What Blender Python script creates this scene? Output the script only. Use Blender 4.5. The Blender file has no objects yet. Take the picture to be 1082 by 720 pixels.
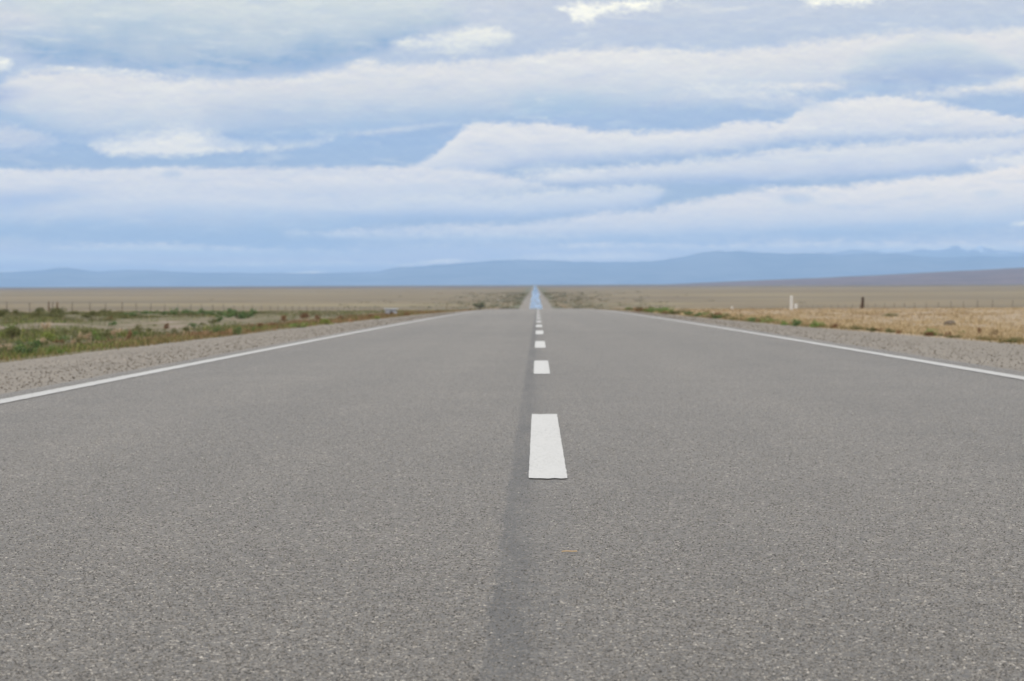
import bpy, bmesh, math, random
import numpy as np
from mathutils import Matrix, Vector

random.seed(11)
RNG = np.random.default_rng(7)
scene = bpy.context.scene
C = scene.collection

# ================================================================= camera
CAM_H = 0.60
cam = bpy.data.cameras.new('camera')
cam.sensor_width = 36.0
cam.lens = 79.85
cam.clip_start, cam.clip_end = 0.05, 250000.0
cam.dof.use_dof = True
cam.dof.focus_distance = 5.7
cam.dof.aperture_fstop = 10.5
cam_o = bpy.data.objects.new('camera', cam)
C.objects.link(cam_o)
cam_o.matrix_world = (Matrix.Translation((0, 0, CAM_H)) @ Matrix.Rotation(0.01125, 4, 'Z')
                      @ Matrix.Rotation(math.pi / 2 - 0.02458, 4, 'X') @ Matrix.Rotation(-0.0046, 4, 'Z'))
scene.camera = cam_o

# ================================================================= exposure and render
vs = scene.view_settings
vs.view_transform = 'Standard'
vs.look = 'None'
vs.gamma = 1.0
vs.use_curve_mapping = False
vs.exposure = 0.24
scene.render.engine = 'CYCLES'
scene.cycles.use_denoising = True
scene.cycles.max_bounces = 6
scene.cycles.volume_bounces = 0

# ================================================================= light
SUN_EL, SUN_AZ = math.radians(46), math.radians(-150)     # azimuth clockwise from the road's direction
sd = Vector((math.sin(SUN_AZ) * math.cos(SUN_EL), math.cos(SUN_AZ) * math.cos(SUN_EL), math.sin(SUN_EL)))
sun = bpy.data.lights.new('sun', 'SUN')
sun.energy = 1.5
sun.angle = math.radians(11)
sun.color = (1.0, 0.95, 0.88)
sun_o = bpy.data.objects.new('sun', sun)
sun_o.rotation_euler = sd.to_track_quat('Z', 'Y').to_euler()
sun_o.location = (-20, -30, 60)
C.objects.link(sun_o)

# ---------------------------------------------------------------- sky: Nishita seen between layers of cloud
# each bank of cloud: upper edge and lower edge as (azimuth, elevation) in degrees, colour at the
# upper edge, colour at the base, gamma, softness of both edges, raggedness of both edges
SKY_CLOUDS = [
    ([(-15.95, 9.406), (15.09, 9.267)],
     [(-15.95, 5.825), (-0.19, 5.754), (1.96, 5.745), (6.73, 6.081), (15.09, 6.163)],
     (0.6308, 0.6939, 0.807), (0.5149, 0.6038, 0.7913), 1.50, 0.239, 0.716, 0.000, 0.191),
    ([(-15.95, 7.926), (-3.29, 7.869), (-2.1, 7.195), (-1.5, 6.715)],
     [(-15.95, 6.064), (-13.08, 5.812), (-12.13, 5.474), (-10.7, 5.372), (-8.79, 5.292), (-6.16, 5.304), (-4.73, 5.584), (-3.53, 5.96), (-2.34, 6.337), (-1.5, 6.691)],
     (0.6445, 0.7231, 0.8148), (0.2874, 0.4452, 0.6724), 2.60, 0.477, 0.215, 0.000, 0.119),
    ([(0.43, 6.969), (1.24, 7.037), (1.96, 7.082), (2.91, 7.077), (3.99, 7.12)],
     [(0.43, 6.945), (0.76, 6.8), (1.05, 6.537), (1.48, 6.558), (1.72, 6.701), (2.67, 6.863), (3.99, 7.072)],
     (0.9301, 0.956, 1.0), (0.8714, 0.9131, 0.9734), 1.00, 0.095, 0.119, 0.143, 0.143),
    ([(6.4, 7.276), (6.49, 7.873), (8.88, 7.862), (9.0, 7.265)],
     [(6.4, 7.253), (6.73, 6.917), (7.45, 6.866), (8.4, 6.909), (9.0, 7.241)],
     (0.9301, 0.956, 1.0), (0.8879, 0.9216, 0.9734), 1.00, 0.072, 0.095, 0.095, 0.119),
    ([(-15.95, 4.99), (-13.56, 4.86), (-12.96, 5.239), (-12.13, 5.354), (-10.93, 5.325), (-8.79, 5.22), (-6.4, 5.257), (-4.73, 5.536), (-4.25, 5.701), (-3.77, 5.579), (-2.82, 5.623), (-0.67, 5.709), (0.76, 5.893), (2.2, 5.982), (4.58, 5.876), (6.73, 6.057), (9.36, 6.237), (15.09, 6.163)],
     [(-15.95, 4.393), (-13.56, 4.263), (-13.08, 4.141), (-12.13, 3.755), (-10.93, 3.606), (-8.79, 3.644), (-7.59, 3.782), (-6.4, 3.872), (-4.97, 3.866), (-3.06, 4.096), (-0.67, 4.157), (1.72, 4.242), (3.63, 4.329), (5.54, 4.439), (7.93, 4.715), (15.09, 4.85)],
     (0.7305, 0.7605, 0.855), (0.4452, 0.5776, 0.7835), 1.80, 0.119, 0.191, 0.095, 0.119),
    ([(-14.99, 5.057), (-13.56, 5.003), (-12.84, 4.928), (-12.32, 4.782), (-12.13, 4.734)],
     [(-14.99, 4.198), (-13.56, 4.334), (-12.84, 4.57), (-12.32, 4.735), (-12.13, 4.722)],
     (0.4452, 0.5457, 0.7758), (0.4233, 0.5333, 0.7758), 1.00, 0.167, 0.167, 0.072, 0.072),
    ([(-14.28, 5.77), (-13.56, 5.695), (-13.08, 5.597), (-12.87, 5.477)],
     [(-14.28, 5.221), (-13.56, 5.265), (-13.08, 5.311), (-12.87, 5.453)],
     (0.8714, 0.9047, 0.956), (0.7605, 0.807, 0.8963), 1.00, 0.072, 0.143, 0.095, 0.072),
    ([(-12.22, 5.379), (-11.17, 5.446), (-9.98, 5.345), (-8.5, 5.219)],
     [(-12.22, 5.331), (-11.17, 5.279), (-9.98, 5.202), (-8.5, 5.195)],
     (0.807, 0.8388, 0.9131), (0.7605, 0.7991, 0.8879), 1.00, 0.072, 0.095, 0.072, 0.048),
    ([(-11.29, 3.632), (-10.46, 3.747), (-9.62, 3.887), (-8.79, 4.026), (-8.31, 3.881), (-7.59, 3.639), (-6.64, 3.539), (-5.68, 3.63), (-4.97, 3.818)],
     [(-11.29, 3.608), (-10.93, 3.296), (-10.22, 3.221), (-8.79, 3.239), (-7.59, 3.329), (-6.4, 3.419), (-5.44, 3.51), (-4.97, 3.77)],
     (0.7758, 0.8148, 0.9047), (0.7305, 0.7758, 0.8714), 1.00, 0.239, 0.072, 0.095, 0.072),
    ([(-4.92, 3.818), (-4.01, 3.909), (-3.06, 4.048), (-1.81, 4.138)],
     [(-4.92, 3.77), (-4.01, 3.79), (-3.06, 3.929), (-1.81, 4.09)],
     (0.6445, 0.7084, 0.8469), (0.6038, 0.6724, 0.8308), 1.00, 0.072, 0.072, 0.048, 0.048),
    ([(-4.49, 4.246), (-3.53, 4.576), (-2.34, 4.809), (-0.67, 4.993), (0.76, 5.034), (2.2, 4.884), (3.15, 4.593)],
     [(-4.49, 3.959), (-3.53, 4.027), (-2.34, 4.117), (-0.67, 4.181), (0.76, 4.222), (2.2, 4.311), (3.15, 4.498)],
     (0.552, 0.6584, 0.807), (0.402, 0.552, 0.7682), 1.00, 0.334, 0.143, 0.072, 0.095),
    ([(7.45, 5.242), (8.4, 5.763), (9.36, 6.046), (10.55, 5.992), (11.51, 5.63), (12.03, 5.222)],
     [(7.45, 5.195), (8.16, 5.001), (9.36, 4.9), (10.55, 4.966), (11.75, 5.08), (12.03, 5.174)],
     (0.624, 0.7084, 0.8148), (0.3813, 0.5029, 0.7454), 1.30, 0.191, 0.095, 0.072, 0.095),
    ([(8.88, 4.782), (9.84, 4.802), (10.79, 4.869), (11.75, 5.032), (15.09, 5.399)],
     [(8.88, 4.711), (9.84, 4.587), (10.79, 4.607), (12.27, 4.672), (15.09, 4.778)],
     (0.807, 0.8228, 0.8796), (0.7305, 0.7605, 0.855), 1.00, 0.095, 0.143, 0.072, 0.072),
    ([(5.18, 4.942), (6.25, 5.009), (7.45, 5.004), (8.05, 4.858)],
     [(5.18, 4.918), (6.25, 4.818), (7.45, 4.789), (8.05, 4.81)],
     (0.7605, 0.7835, 0.8632), (0.7157, 0.7529, 0.855), 1.00, 0.072, 0.095, 0.072, 0.072),
    ([(-3.65, 2.953), (-3.18, 3.046), (-2.82, 3.188), (-2.46, 3.425), (-2.1, 3.71), (-1.86, 3.971), (-1.62, 4.09), (-0.67, 4.109), (0.53, 4.08), (1.24, 3.933), (2.2, 3.858), (3.15, 3.877), (4.11, 3.921), (5.06, 4.107), (5.9, 4.056), (6.37, 4.149), (6.54, 4.315), (7.21, 4.527), (7.93, 4.62), (8.64, 4.664), (9.36, 4.589), (10.31, 4.418), (11.03, 4.224), (12.27, 4.075), (15.09, 4.205)],
     [(-3.65, 2.929), (-2.82, 2.758), (-1.62, 2.657), (-0.67, 2.844), (0.76, 2.957), (3.15, 3.113), (4.58, 3.226), (6.25, 3.457), (8.64, 3.494), (10.31, 3.463), (12.27, 3.55), (15.09, 3.585)],
     (0.7454, 0.7758, 0.8714), (0.4793, 0.5841, 0.7991), 2.00, 0.072, 0.191, 0.095, 0.095),
    ([(-0.67, 2.748), (0.76, 2.909), (3.15, 3.089), (4.58, 3.202), (6.25, 3.41), (7.93, 3.498), (10.31, 3.582), (12.27, 3.693), (15.09, 3.776)],
     [(-0.67, 2.438), (0.76, 2.408), (2.91, 2.446), (4.58, 2.462), (6.25, 2.455), (7.93, 2.519), (10.31, 2.675), (11.27, 2.862), (12.27, 3.072), (15.09, 3.298)],
     (0.6867, 0.7379, 0.855), (0.3916, 0.521, 0.7758), 2.20, 0.095, 0.167, 0.095, 0.095),
    ([(-0.55, 2.82), (0.53, 2.958), (1.84, 3.0)],
     [(-0.55, 2.748), (0.53, 2.648), (1.84, 2.857)],
     (0.7605, 0.7991, 0.8879), (0.6867, 0.7454, 0.8714), 1.00, 0.143, 0.143, 0.072, 0.072),
    ([(10.6, 2.984), (11.27, 3.148), (12.27, 3.215), (15.09, 3.298)],
     [(10.6, 2.889), (11.51, 2.694), (12.27, 2.642), (15.09, 2.582)],
     (0.7758, 0.7991, 0.8879), (0.6584, 0.7231, 0.855), 1.00, 0.095, 0.143, 0.095, 0.095),
    ([(-15.95, 2.937), (-13.08, 2.924), (-11.17, 2.939), (-8.79, 2.976), (-6.4, 2.965), (-4.97, 2.983), (-3.29, 2.999), (-2.34, 2.971), (-1.15, 2.846), (-0.19, 2.651), (0.88, 2.479)],
     [(-15.95, 1.289), (-11.17, 1.316), (-8.79, 1.305), (-5.2, 1.336), (-2.82, 1.755), (-0.67, 2.032), (0.88, 2.288)],
     (0.6724, 0.7231, 0.8469), (0.4125, 0.5647, 0.7913), 3.00, 0.060, 0.334, 0.060, 0.119),
    ([(-14.99, 2.407), (-13.56, 2.377), (-12.13, 2.442), (-10.7, 2.412)],
     [(-14.99, 1.81), (-13.56, 1.828), (-12.13, 1.988), (-10.7, 2.364)],
     (0.4233, 0.552, 0.7913), (0.4452, 0.5776, 0.7991), 1.00, 0.215, 0.191, 0.095, 0.095),
    ([(-5.56, 1.887), (-4.49, 2.073), (-3.53, 2.26), (-2.82, 2.352), (-1.62, 2.299), (-0.67, 2.295), (0.76, 2.336), (1.96, 2.426), (3.27, 2.492)],
     [(-5.56, 1.863), (-4.01, 1.641), (-2.82, 1.588), (-0.67, 1.579), (1.24, 1.666), (2.67, 1.826), (3.27, 2.277)],
     (0.6445, 0.7157, 0.8469), (0.3916, 0.5395, 0.7835), 1.60, 0.095, 0.167, 0.072, 0.095),
    ([(-0.55, 2.27), (0.76, 2.408), (1.72, 2.475), (3.39, 2.372)],
     [(-0.55, 2.127), (0.76, 2.121), (1.72, 2.189), (3.39, 2.324)],
     (0.6867, 0.7454, 0.8632), (0.5776, 0.6654, 0.8308), 1.00, 0.095, 0.143, 0.072, 0.072),
    ([(-5.32, 1.337), (-4.01, 1.498), (-2.82, 1.541), (-1.62, 1.559), (-0.67, 1.555), (0.53, 1.693), (1.24, 1.809), (2.44, 1.875), (3.63, 2.061), (4.58, 2.247), (5.54, 2.386), (7.45, 2.473), (8.88, 2.586), (10.31, 2.699), (12.27, 2.929), (15.09, 3.012)],
     [(-5.32, 1.146), (-0.67, 1.03), (3.15, 1.012), (5.54, 1.097), (7.93, 1.182), (10.31, 1.171), (15.09, 1.15)],
     (0.6867, 0.7305, 0.8388), (0.4452, 0.5841, 0.7991), 3.00, 0.084, 0.215, 0.084, 0.095),
    ([(6.02, 2.193), (6.49, 2.263), (7.02, 2.141)],
     [(6.02, 2.169), (6.49, 1.952), (7.02, 2.045)],
     (0.5149, 0.624, 0.7991), (0.5333, 0.6376, 0.807), 1.00, 0.119, 0.095, 0.072, 0.048),
    ([(9.07, 2.108), (9.48, 2.201), (9.93, 2.176)],
     [(9.07, 2.06), (9.48, 2.034), (9.93, 2.128)],
     (0.5271, 0.6308, 0.7991), (0.5395, 0.6376, 0.7991), 1.00, 0.095, 0.095, 0.072, 0.048),
    ([(10.7, 2.196), (11.15, 2.289), (11.65, 2.263)],
     [(10.7, 2.172), (11.15, 2.122), (11.65, 2.216)],
     (0.5271, 0.6308, 0.7991), (0.5395, 0.6376, 0.7991), 1.00, 0.095, 0.095, 0.072, 0.048),
    ([(-9.45, 2.788), (-9.17, 2.882), (-8.79, 2.833)],
     [(-9.45, 2.74), (-9.17, 2.691), (-8.79, 2.785)],
     (0.491, 0.6038, 0.7913), (0.5029, 0.6105, 0.7913), 1.00, 0.072, 0.072, 0.048, 0.048),
    ([(11.65, 1.428), (11.94, 1.498), (12.7, 1.495)],
     [(11.65, 1.404), (11.94, 1.379), (12.7, 1.375)],
     (0.7758, 0.8228, 0.9047), (0.7305, 0.7913, 0.8879), 1.00, 0.048, 0.048, 0.024, 0.024),
    ([(-15.95, 1.194), (-11.17, 1.125), (-6.4, 0.936), (-3.53, 1.09), (-0.67, 1.149), (2.2, 1.064), (5.54, 1.145), (7.93, 1.11), (10.31, 1.243), (15.09, 1.341)],
     [(-15.95, 0.334), (15.09, 0.195)],
     (0.5395, 0.6308, 0.7913), (0.4233, 0.552, 0.7605), 1.60, 0.215, 0.239, 0.095, 0.048),
    ([(-3.63, 0.47), (-3.06, 0.587), (-2.22, 0.655), (-1.74, 0.605)],
     [(-3.63, 0.458), (-3.06, 0.491), (-2.22, 0.535), (-1.74, 0.581)],
     (0.7011, 0.7605, 0.8714), (0.6445, 0.7157, 0.855), 1.00, 0.048, 0.072, 0.024, 0.024),
    ([(-2.15, 0.583), (-1.38, 0.627), (-0.67, 0.695), (0.76, 0.784), (1.96, 0.827), (3.27, 0.701)],
     [(-2.15, 0.559), (-1.38, 0.531), (-0.67, 0.576), (0.76, 0.593), (1.96, 0.612), (3.27, 0.654)],
     (0.6584, 0.7305, 0.8632), (0.6038, 0.6939, 0.8469), 1.00, 0.095, 0.095, 0.048, 0.024),
    ([(-6.49, 0.292), (-5.92, 0.361), (-5.25, 0.382)],
     [(-6.49, 0.28), (-5.92, 0.265), (-5.25, 0.334)],
     (0.6584, 0.7305, 0.8632), (0.6172, 0.7011, 0.8469), 1.00, 0.048, 0.072, 0.024, 0.024),
    ([(-14.99, 0.402), (-13.32, 0.418), (-12.61, 0.367)],
     [(-14.99, 0.306), (-13.32, 0.323), (-12.61, 0.343)],
     (0.6308, 0.7084, 0.855), (0.5906, 0.6867, 0.8469), 1.00, 0.048, 0.072, 0.024, 0.024),
    ([(-8.43, 4.645), (-7.35, 4.951), (-5.68, 5.063), (-3.53, 5.005), (-0.55, 4.849)],
     [(-8.43, 4.073), (-7.35, 3.877), (-5.68, 3.798), (-3.53, 4.003), (-0.55, 4.133)],
     (0.6445, 0.7011, 0.8148), (0.4125, 0.552, 0.7758), 1.30, 0.382, 0.191, 0.119, 0.095),
    ([(-8.19, 2.52), (-5.92, 2.677), (-3.29, 2.713), (-1.5, 2.585)],
     [(-8.19, 2.448), (-5.92, 2.271), (-3.29, 2.331), (-1.5, 2.49)],
     (0.7157, 0.7529, 0.8632), (0.5395, 0.6376, 0.8148), 1.00, 0.095, 0.167, 0.095, 0.095),
    ([(-11.53, 2.081), (-9.26, 2.262), (-6.4, 2.154), (-4.37, 1.906)],
     [(-11.53, 1.962), (-9.26, 1.808), (-6.4, 1.748), (-4.37, 1.81)],
     (0.6445, 0.7084, 0.8469), (0.491, 0.6105, 0.807), 1.00, 0.143, 0.191, 0.095, 0.095),
    ([(-3.65, 6.104), (-2.34, 6.337), (-1.15, 6.475), (-0.48, 6.281)],
     [(-3.65, 5.913), (-2.34, 5.812), (-1.15, 5.926), (-0.48, 6.138)],
     (0.7913, 0.8308, 0.8963), (0.6724, 0.7454, 0.855), 1.00, 0.095, 0.191, 0.119, 0.119),
    ([(-0.67, 5.613), (0.76, 5.846), (3.15, 5.692), (4.7, 5.35)],
     [(-0.67, 5.279), (0.76, 5.153), (3.15, 5.119), (4.7, 5.255)],
     (0.7758, 0.7991, 0.8879), (0.6584, 0.7231, 0.855), 1.00, 0.191, 0.286, 0.119, 0.119),
    ([(3.15, 4.76), (4.58, 4.969), (6.25, 4.77), (7.57, 4.478)],
     [(3.15, 4.522), (4.58, 4.468), (6.25, 4.341), (7.57, 4.335)],
     (0.7157, 0.7605, 0.8714), (0.5271, 0.624, 0.7991), 1.00, 0.143, 0.191, 0.119, 0.119),
    ([(0.76, 3.792), (3.15, 3.662), (5.54, 3.819), (7.93, 4.023), (10.43, 3.94)],
     [(0.76, 3.482), (3.15, 3.328), (5.54, 3.508), (7.93, 3.641), (10.43, 3.749)],
     (0.7454, 0.7835, 0.8879), (0.6038, 0.6867, 0.8388), 1.00, 0.143, 0.239, 0.119, 0.119),
    ([(-14.99, 4.198), (-13.56, 4.048), (-12.61, 3.853), (-11.77, 3.61)],
     [(-14.99, 3.314), (-13.56, 3.236), (-12.61, 3.327), (-11.77, 3.515)],
     (0.6172, 0.6795, 0.8228), (0.4793, 0.5906, 0.7991), 1.00, 0.143, 0.191, 0.119, 0.119),
    ([(-14.99, 6.967), (-13.56, 7.008), (-12.37, 6.812), (-11.65, 6.522)],
     [(-14.99, 6.06), (-13.56, 6.101), (-12.37, 6.191), (-11.65, 6.379)],
     (0.6584, 0.7084, 0.8148), (0.552, 0.6376, 0.7991), 1.00, 0.239, 0.286, 0.119, 0.119),
    ([(-12.25, 0.986), (-10.22, 1.073), (-7.35, 0.964), (-4.37, 0.855)],
     [(-12.25, 0.843), (-10.22, 0.786), (-7.35, 0.749), (-4.37, 0.807)],
     (0.5776, 0.6724, 0.8308), (0.4678, 0.6105, 0.807), 1.00, 0.095, 0.119, 0.072, 0.048),
    ([(-9.38, 0.567), (-6.4, 0.626), (-3.41, 0.564)],
     [(-9.38, 0.496), (-6.4, 0.459), (-3.41, 0.493)],
     (0.5776, 0.6724, 0.8388), (0.491, 0.624, 0.8148), 1.00, 0.072, 0.072, 0.048, 0.024),
    ([(-14.99, 0.808), (-11.65, 0.745), (-9.14, 0.614)],
     [(-14.99, 0.664), (-11.65, 0.554), (-9.14, 0.542)],
     (0.552, 0.6584, 0.8308), (0.4793, 0.6172, 0.807), 1.00, 0.072, 0.072, 0.048, 0.024),
    ([(3.03, 0.894), (5.54, 1.002), (7.93, 1.015), (10.31, 0.98), (15.09, 1.15)],
     [(3.03, 0.822), (5.54, 0.835), (7.93, 0.8), (10.31, 0.741), (15.09, 0.72)],
     (0.6308, 0.7084, 0.8469), (0.5029, 0.624, 0.807), 1.00, 0.095, 0.095, 0.072, 0.048),
    ([(-0.31, 0.932), (1.72, 1.043), (3.75, 0.962)],
     [(-0.31, 0.861), (1.72, 0.852), (3.75, 0.89)],
     (0.6038, 0.6867, 0.8388), (0.5149, 0.6308, 0.8148), 1.00, 0.072, 0.095, 0.048, 0.048),
    ([(-6.4, 1.39), (-3.53, 1.329), (-0.19, 1.266), (1.72, 1.162)],
     [(-6.4, 1.222), (-3.53, 1.138), (-0.19, 1.099), (1.72, 1.114)],
     (0.6038, 0.6867, 0.8388), (0.491, 0.6172, 0.807), 1.00, 0.095, 0.119, 0.072, 0.048),
]

world = bpy.data.worlds.new('World')
scene.world = world
world.use_nodes = True
NT = world.node_tree
NT.nodes.clear()

class G:
    """small helper that chains shader nodes"""
    def __init__(self, nt):
        self.nt = nt
    def node(self, kind, **kw):
        n = self.nt.nodes.new(kind)
        for k, v in kw.items():
            setattr(n, k, v)
        return n
    def put(self, sock, v):
        if hasattr(v, 'is_linked') or hasattr(v, 'links'):
            self.nt.links.new(v, sock)
        else:
            sock.default_value = v
    def math(self, op, a, b=0.0, c=None, clamp=False):
        n = self.node('ShaderNodeMath', operation=op, use_clamp=clamp)
        self.put(n.inputs[0], a)
        self.put(n.inputs[1], b)
        if c is not None:
            self.put(n.inputs[2], c)
        return n.outputs[0]
    def smooth(self, x, lo, hi, a=0.0, b=1.0):
        n = self.node('ShaderNodeMapRange', interpolation_type='SMOOTHSTEP')
        self.put(n.inputs[0], x)
        for i, v in enumerate((lo, hi, a, b)):
            self.put(n.inputs[1 + i], v)
        return n.outputs[0]
    def lin(self, x, lo, hi, a=0.0, b=1.0):
        n = self.node('ShaderNodeMapRange')
        self.put(n.inputs[0], x)
        for i, v in enumerate((lo, hi, a, b)):
            self.put(n.inputs[1 + i], v)
        return n.outputs[0]
    def mix(self, f, a, b, blend='MIX'):
        n = self.node('ShaderNodeMix', data_type='RGBA', blend_type=blend)
        self.put(n.inputs[0], f)
        self.put(n.inputs[6], a if not isinstance(a, tuple) else (*a[:3], 1))
        self.put(n.inputs[7], b if not isinstance(b, tuple) else (*b[:3], 1))
        return n.outputs[2]
    def noise(self, vec, scale, detail=4.0, rough=0.55, dist=0.0, out=0):
        n = self.node('ShaderNodeTexNoise')
        self.put(n.inputs['Vector'], vec)
        n.inputs['Scale'].default_value = scale
        n.inputs['Detail'].default_value = detail
        n.inputs['Roughness'].default_value = rough
        n.inputs['Distortion'].default_value = dist
        return n.outputs[out]
    def voronoi(self, vec, scale, out='Color', feature='F1', rand=1.0):
        n = self.node('ShaderNodeTexVoronoi', feature=feature)
        self.put(n.inputs['Vector'], vec)
        n.inputs['Scale'].default_value = scale
        n.inputs['Randomness'].default_value = rand
        return n.outputs[out]
    def ramp(self, f, stops, mode='LINEAR'):
        n = self.node('ShaderNodeValToRGB')
        n.color_ramp.interpolation = mode
        el = n.color_ramp.elements
        while len(el) < len(stops):
            el.new(0.5)
        for e, (p, c) in zip(el, stops):
            e.position = p
            e.color = (*c, 1) if not isinstance(c, float) else (c, c, c, 1)
        self.put(n.inputs[0], f)
        return n.outputs[0]
    def xyz(self, x, y, z):
        n = self.node('ShaderNodeCombineXYZ')
        for i, v in enumerate((x, y, z)):
            self.put(n.inputs[i], v)
        return n.outputs[0]
    def sep(self, v):
        n = self.node('ShaderNodeSeparateXYZ')
        self.put(n.inputs[0], v)
        return n.outputs
    def scale(self, v, s):
        n = self.node('ShaderNodeVectorMath', operation='MULTIPLY')
        self.put(n.inputs[0], v)
        n.inputs[1].default_value = s
        return n.outputs[0]
    def curve(self, x, pts):
        n = self.node('ShaderNodeFloatCurve')
        c = n.mapping.curves[0]
        c.points[0].location = pts[0]
        c.points[1].location = pts[-1]
        for p in pts[1:-1]:
            c.points.new(*p)
        n.mapping.use_clip = False
        n.mapping.update()
        self.put(n.inputs['Value'], x)
        return n.outputs[0]

SKY_GAIN = 0.1            # strength of the Background; colours below are divided by it
AZ0, AZ1, EL0, EL1 = -17.0, 17.0, -4.0, 9.0

def build_world():
    g = G(NT)
    d = g.node('ShaderNodeTexCoord').outputs['Generated']
    x, y, z = g.sep(d)
    az = g.math('MULTIPLY', g.math('ARCTAN2', x, y), 57.29578)
    el = g.math('MULTIPLY', g.math('ARCSINE', z), 57.29578)
    sky = g.node('ShaderNodeTexSky', sky_type='NISHITA')
    sky.sun_disc = False
    sky.sun_elevation = SUN_EL
    sky.sun_rotation = SUN_AZ
    sky.air_density, sky.dust_density, sky.ozone_density = 1.0, 1.5, 1.0
    t = g.lin(az, AZ0, AZ1)
    p = g.xyz(az, g.math('MULTIPLY', el, 2.3), 0.0)
    n1 = g.math('SUBTRACT', g.noise(p, 0.95, 5, 0.62, 0.25), 0.5)
    n2 = g.math('SUBTRACT', g.noise(g.xyz(az, g.math('MULTIPLY', el, 2.0), 7.3), 2.9, 5, 0.66), 0.5)
    n3 = g.math('SUBTRACT', g.noise(g.xyz(az, g.math('MULTIPLY', el, 4.5), 3.1), 0.33, 5, 0.55), 0.5)
    n4 = g.math('SUBTRACT', g.noise(g.xyz(az, g.math('MULTIPLY', el, 1.7), 11.9), 8.0, 5, 0.7), 0.5)
    edge = g.math('MULTIPLY_ADD', n1, 2.0, g.math('MULTIPLY_ADD', n2, 2.0, g.math('MULTIPLY', n4, 1.3)))
    # the far cloud deck ahead: banks laid over a pale blue ground
    k = 1.0 / SKY_GAIN
    def col(c, m=1.0):
        # thinned for the air that lies before it, which adds its own blue
        c = (c[0] * 1.39 - 0.25, c[1] * 1.375 - 0.335, c[2] * 1.0 - 0.18)
        return tuple(max(v, 0.04) * k * m for v in c)
    base = g.ramp(g.lin(el, 0.0, 8.0), [(0.0, (0.36, 0.37, 0.36)), (0.22, (0.30, 0.36, 0.46)), (0.45, (0.265, 0.375, 0.60)), (0.7, (0.42, 0.47, 0.61)), (1.0, (0.55, 0.58, 0.62))])
    deck = g.mix(1.0, base, (k, k, k), 'MULTIPLY')
    deck = g.mix(0.12, deck, g.mix(1.0, sky.outputs[0], (1.0, 1.0, 1.0), 'MULTIPLY'))
    def norm(pts, shift=0.0):
        out = []
        for a, e in pts:
            q = (min(1.0, max(0.0, (a - AZ0) / (AZ1 - AZ0))), min(1.2, max(-0.2, (e - EL0) / (EL1 - EL0))))
            if not out or q[0] > out[-1][0] + 1e-4:
                out.append(q)
        if len(out) == 1:
            out.append((out[0][0] + 0.01, out[0][1]))
        return out
    for top, bot, ct, cb, gam, sT, sB, aT, aB in SKY_CLOUDS:
        T = g.curve(t, norm(top))
        B = g.curve(t, norm(bot))
        T = g.math('MULTIPLY_ADD', T, EL1 - EL0, EL0)
        B = g.math('MULTIPLY_ADD', B, EL1 - EL0, EL0)
        lo_az, hi_az = top[0][0], top[-1][0]
        dt = g.math('MULTIPLY_ADD', edge, aT * 1.6, g.math('SUBTRACT', T, el))
        db = g.math('MULTIPLY_ADD', edge, aB * 1.6, g.math('SUBTRACT', el, B))
        a = g.math('MULTIPLY', g.smooth(dt, -sT * 0.8, sT * 1.9), g.smooth(db, -sB * 0.9, sB * 1.9))
        if lo_az > -14:
            a = g.math('MULTIPLY', a, g.smooth(az, lo_az - 0.15, lo_az + 0.25))
        if hi_az < 14:
            a = g.math('MULTIPLY', a, g.smooth(az, hi_az + 0.15, hi_az - 0.25))
        span = g.math('MAXIMUM', g.math('SUBTRACT', T, B), 0.02)
        f = g.math('DIVIDE', g.math('SUBTRACT', T, el), span)
        f = g.math('MULTIPLY_ADD', n3, 0.55, f)
        f = g.math('MULTIPLY_ADD', n2, 0.22, f)
        f = g.math('MULTIPLY_ADD', n1, 0.50, f, clamp=True)
        f = g.math('POWER', f, gam)
        # low banks shine through more air, so they have to be the more contrasted
        mean = max(0.15, sum(p[1] for p in top) / len(top))
        air = math.exp(-4.2e-5 * min(900 / math.sin(math.radians(mean)), 58000))
        boost = min(6.0, max(1.0, 0.66 / air))
        mid_ = (0.37, 0.39, 0.45)
        off_ = (0.075 * (boost - 1), -0.03 * (boost - 1), -0.15 * (boost - 1))
        deck = g.mix(a, deck, g.mix(f, *[tuple(max(0.6, k * (m_ + (v / k - m_) * (boost if v / k > m_ else min(boost, 1.25)) + o_)) for v, m_, o_ in zip(col(c), mid_, off_)) for c in (ct, cb)]))
    # a thin veil over the whole deck
    deck = g.mix(0.05, deck, (5.6, 5.75, 6.1))
    # soft mottling inside the banks
    wn = g.noise(g.xyz(az, g.math('MULTIPLY', el, 5.0), 21.0), 0.8, 6, 0.62, 0.4)
    deck = g.mix(g.smooth(wn, 0.50, 0.72, 0.0, 0.30), deck, col((0.79, 0.83, 0.90)))
    wn = g.noise(g.xyz(az, g.math('MULTIPLY', el, 6.0), 33.0), 0.55, 6, 0.6, 0.3)
    deck = g.mix(g.smooth(wn, 0.52, 0.74, 0.0, 0.28), deck, col((0.43, 0.56, 0.80)))
    u1 = g.math('SUBTRACT', g.noise(g.xyz(az, g.math('MULTIPLY_ADD', el, 2.3, 0.30), 0.0), 0.95, 5, 0.62, 0.25), 0.5)
    u2 = g.math('SUBTRACT', g.noise(g.xyz(az, g.math('MULTIPLY_ADD', el, 2.0, 0.13), 7.3), 2.9, 5, 0.66), 0.5)
    relief = g.math('MULTIPLY_ADD', g.math('SUBTRACT', n1, u1), 0.30, g.math('MULTIPLY', g.math('SUBTRACT', n2, u2), 0.22))
    deck = g.mix(1.0, deck, g.xyz(g.math('ADD', relief, 1.0), g.math('MULTIPLY_ADD', relief, 0.8, 1.0), g.math('MULTIPLY_ADD', relief, 0.4, 1.0)), 'MULTIPLY')
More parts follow.
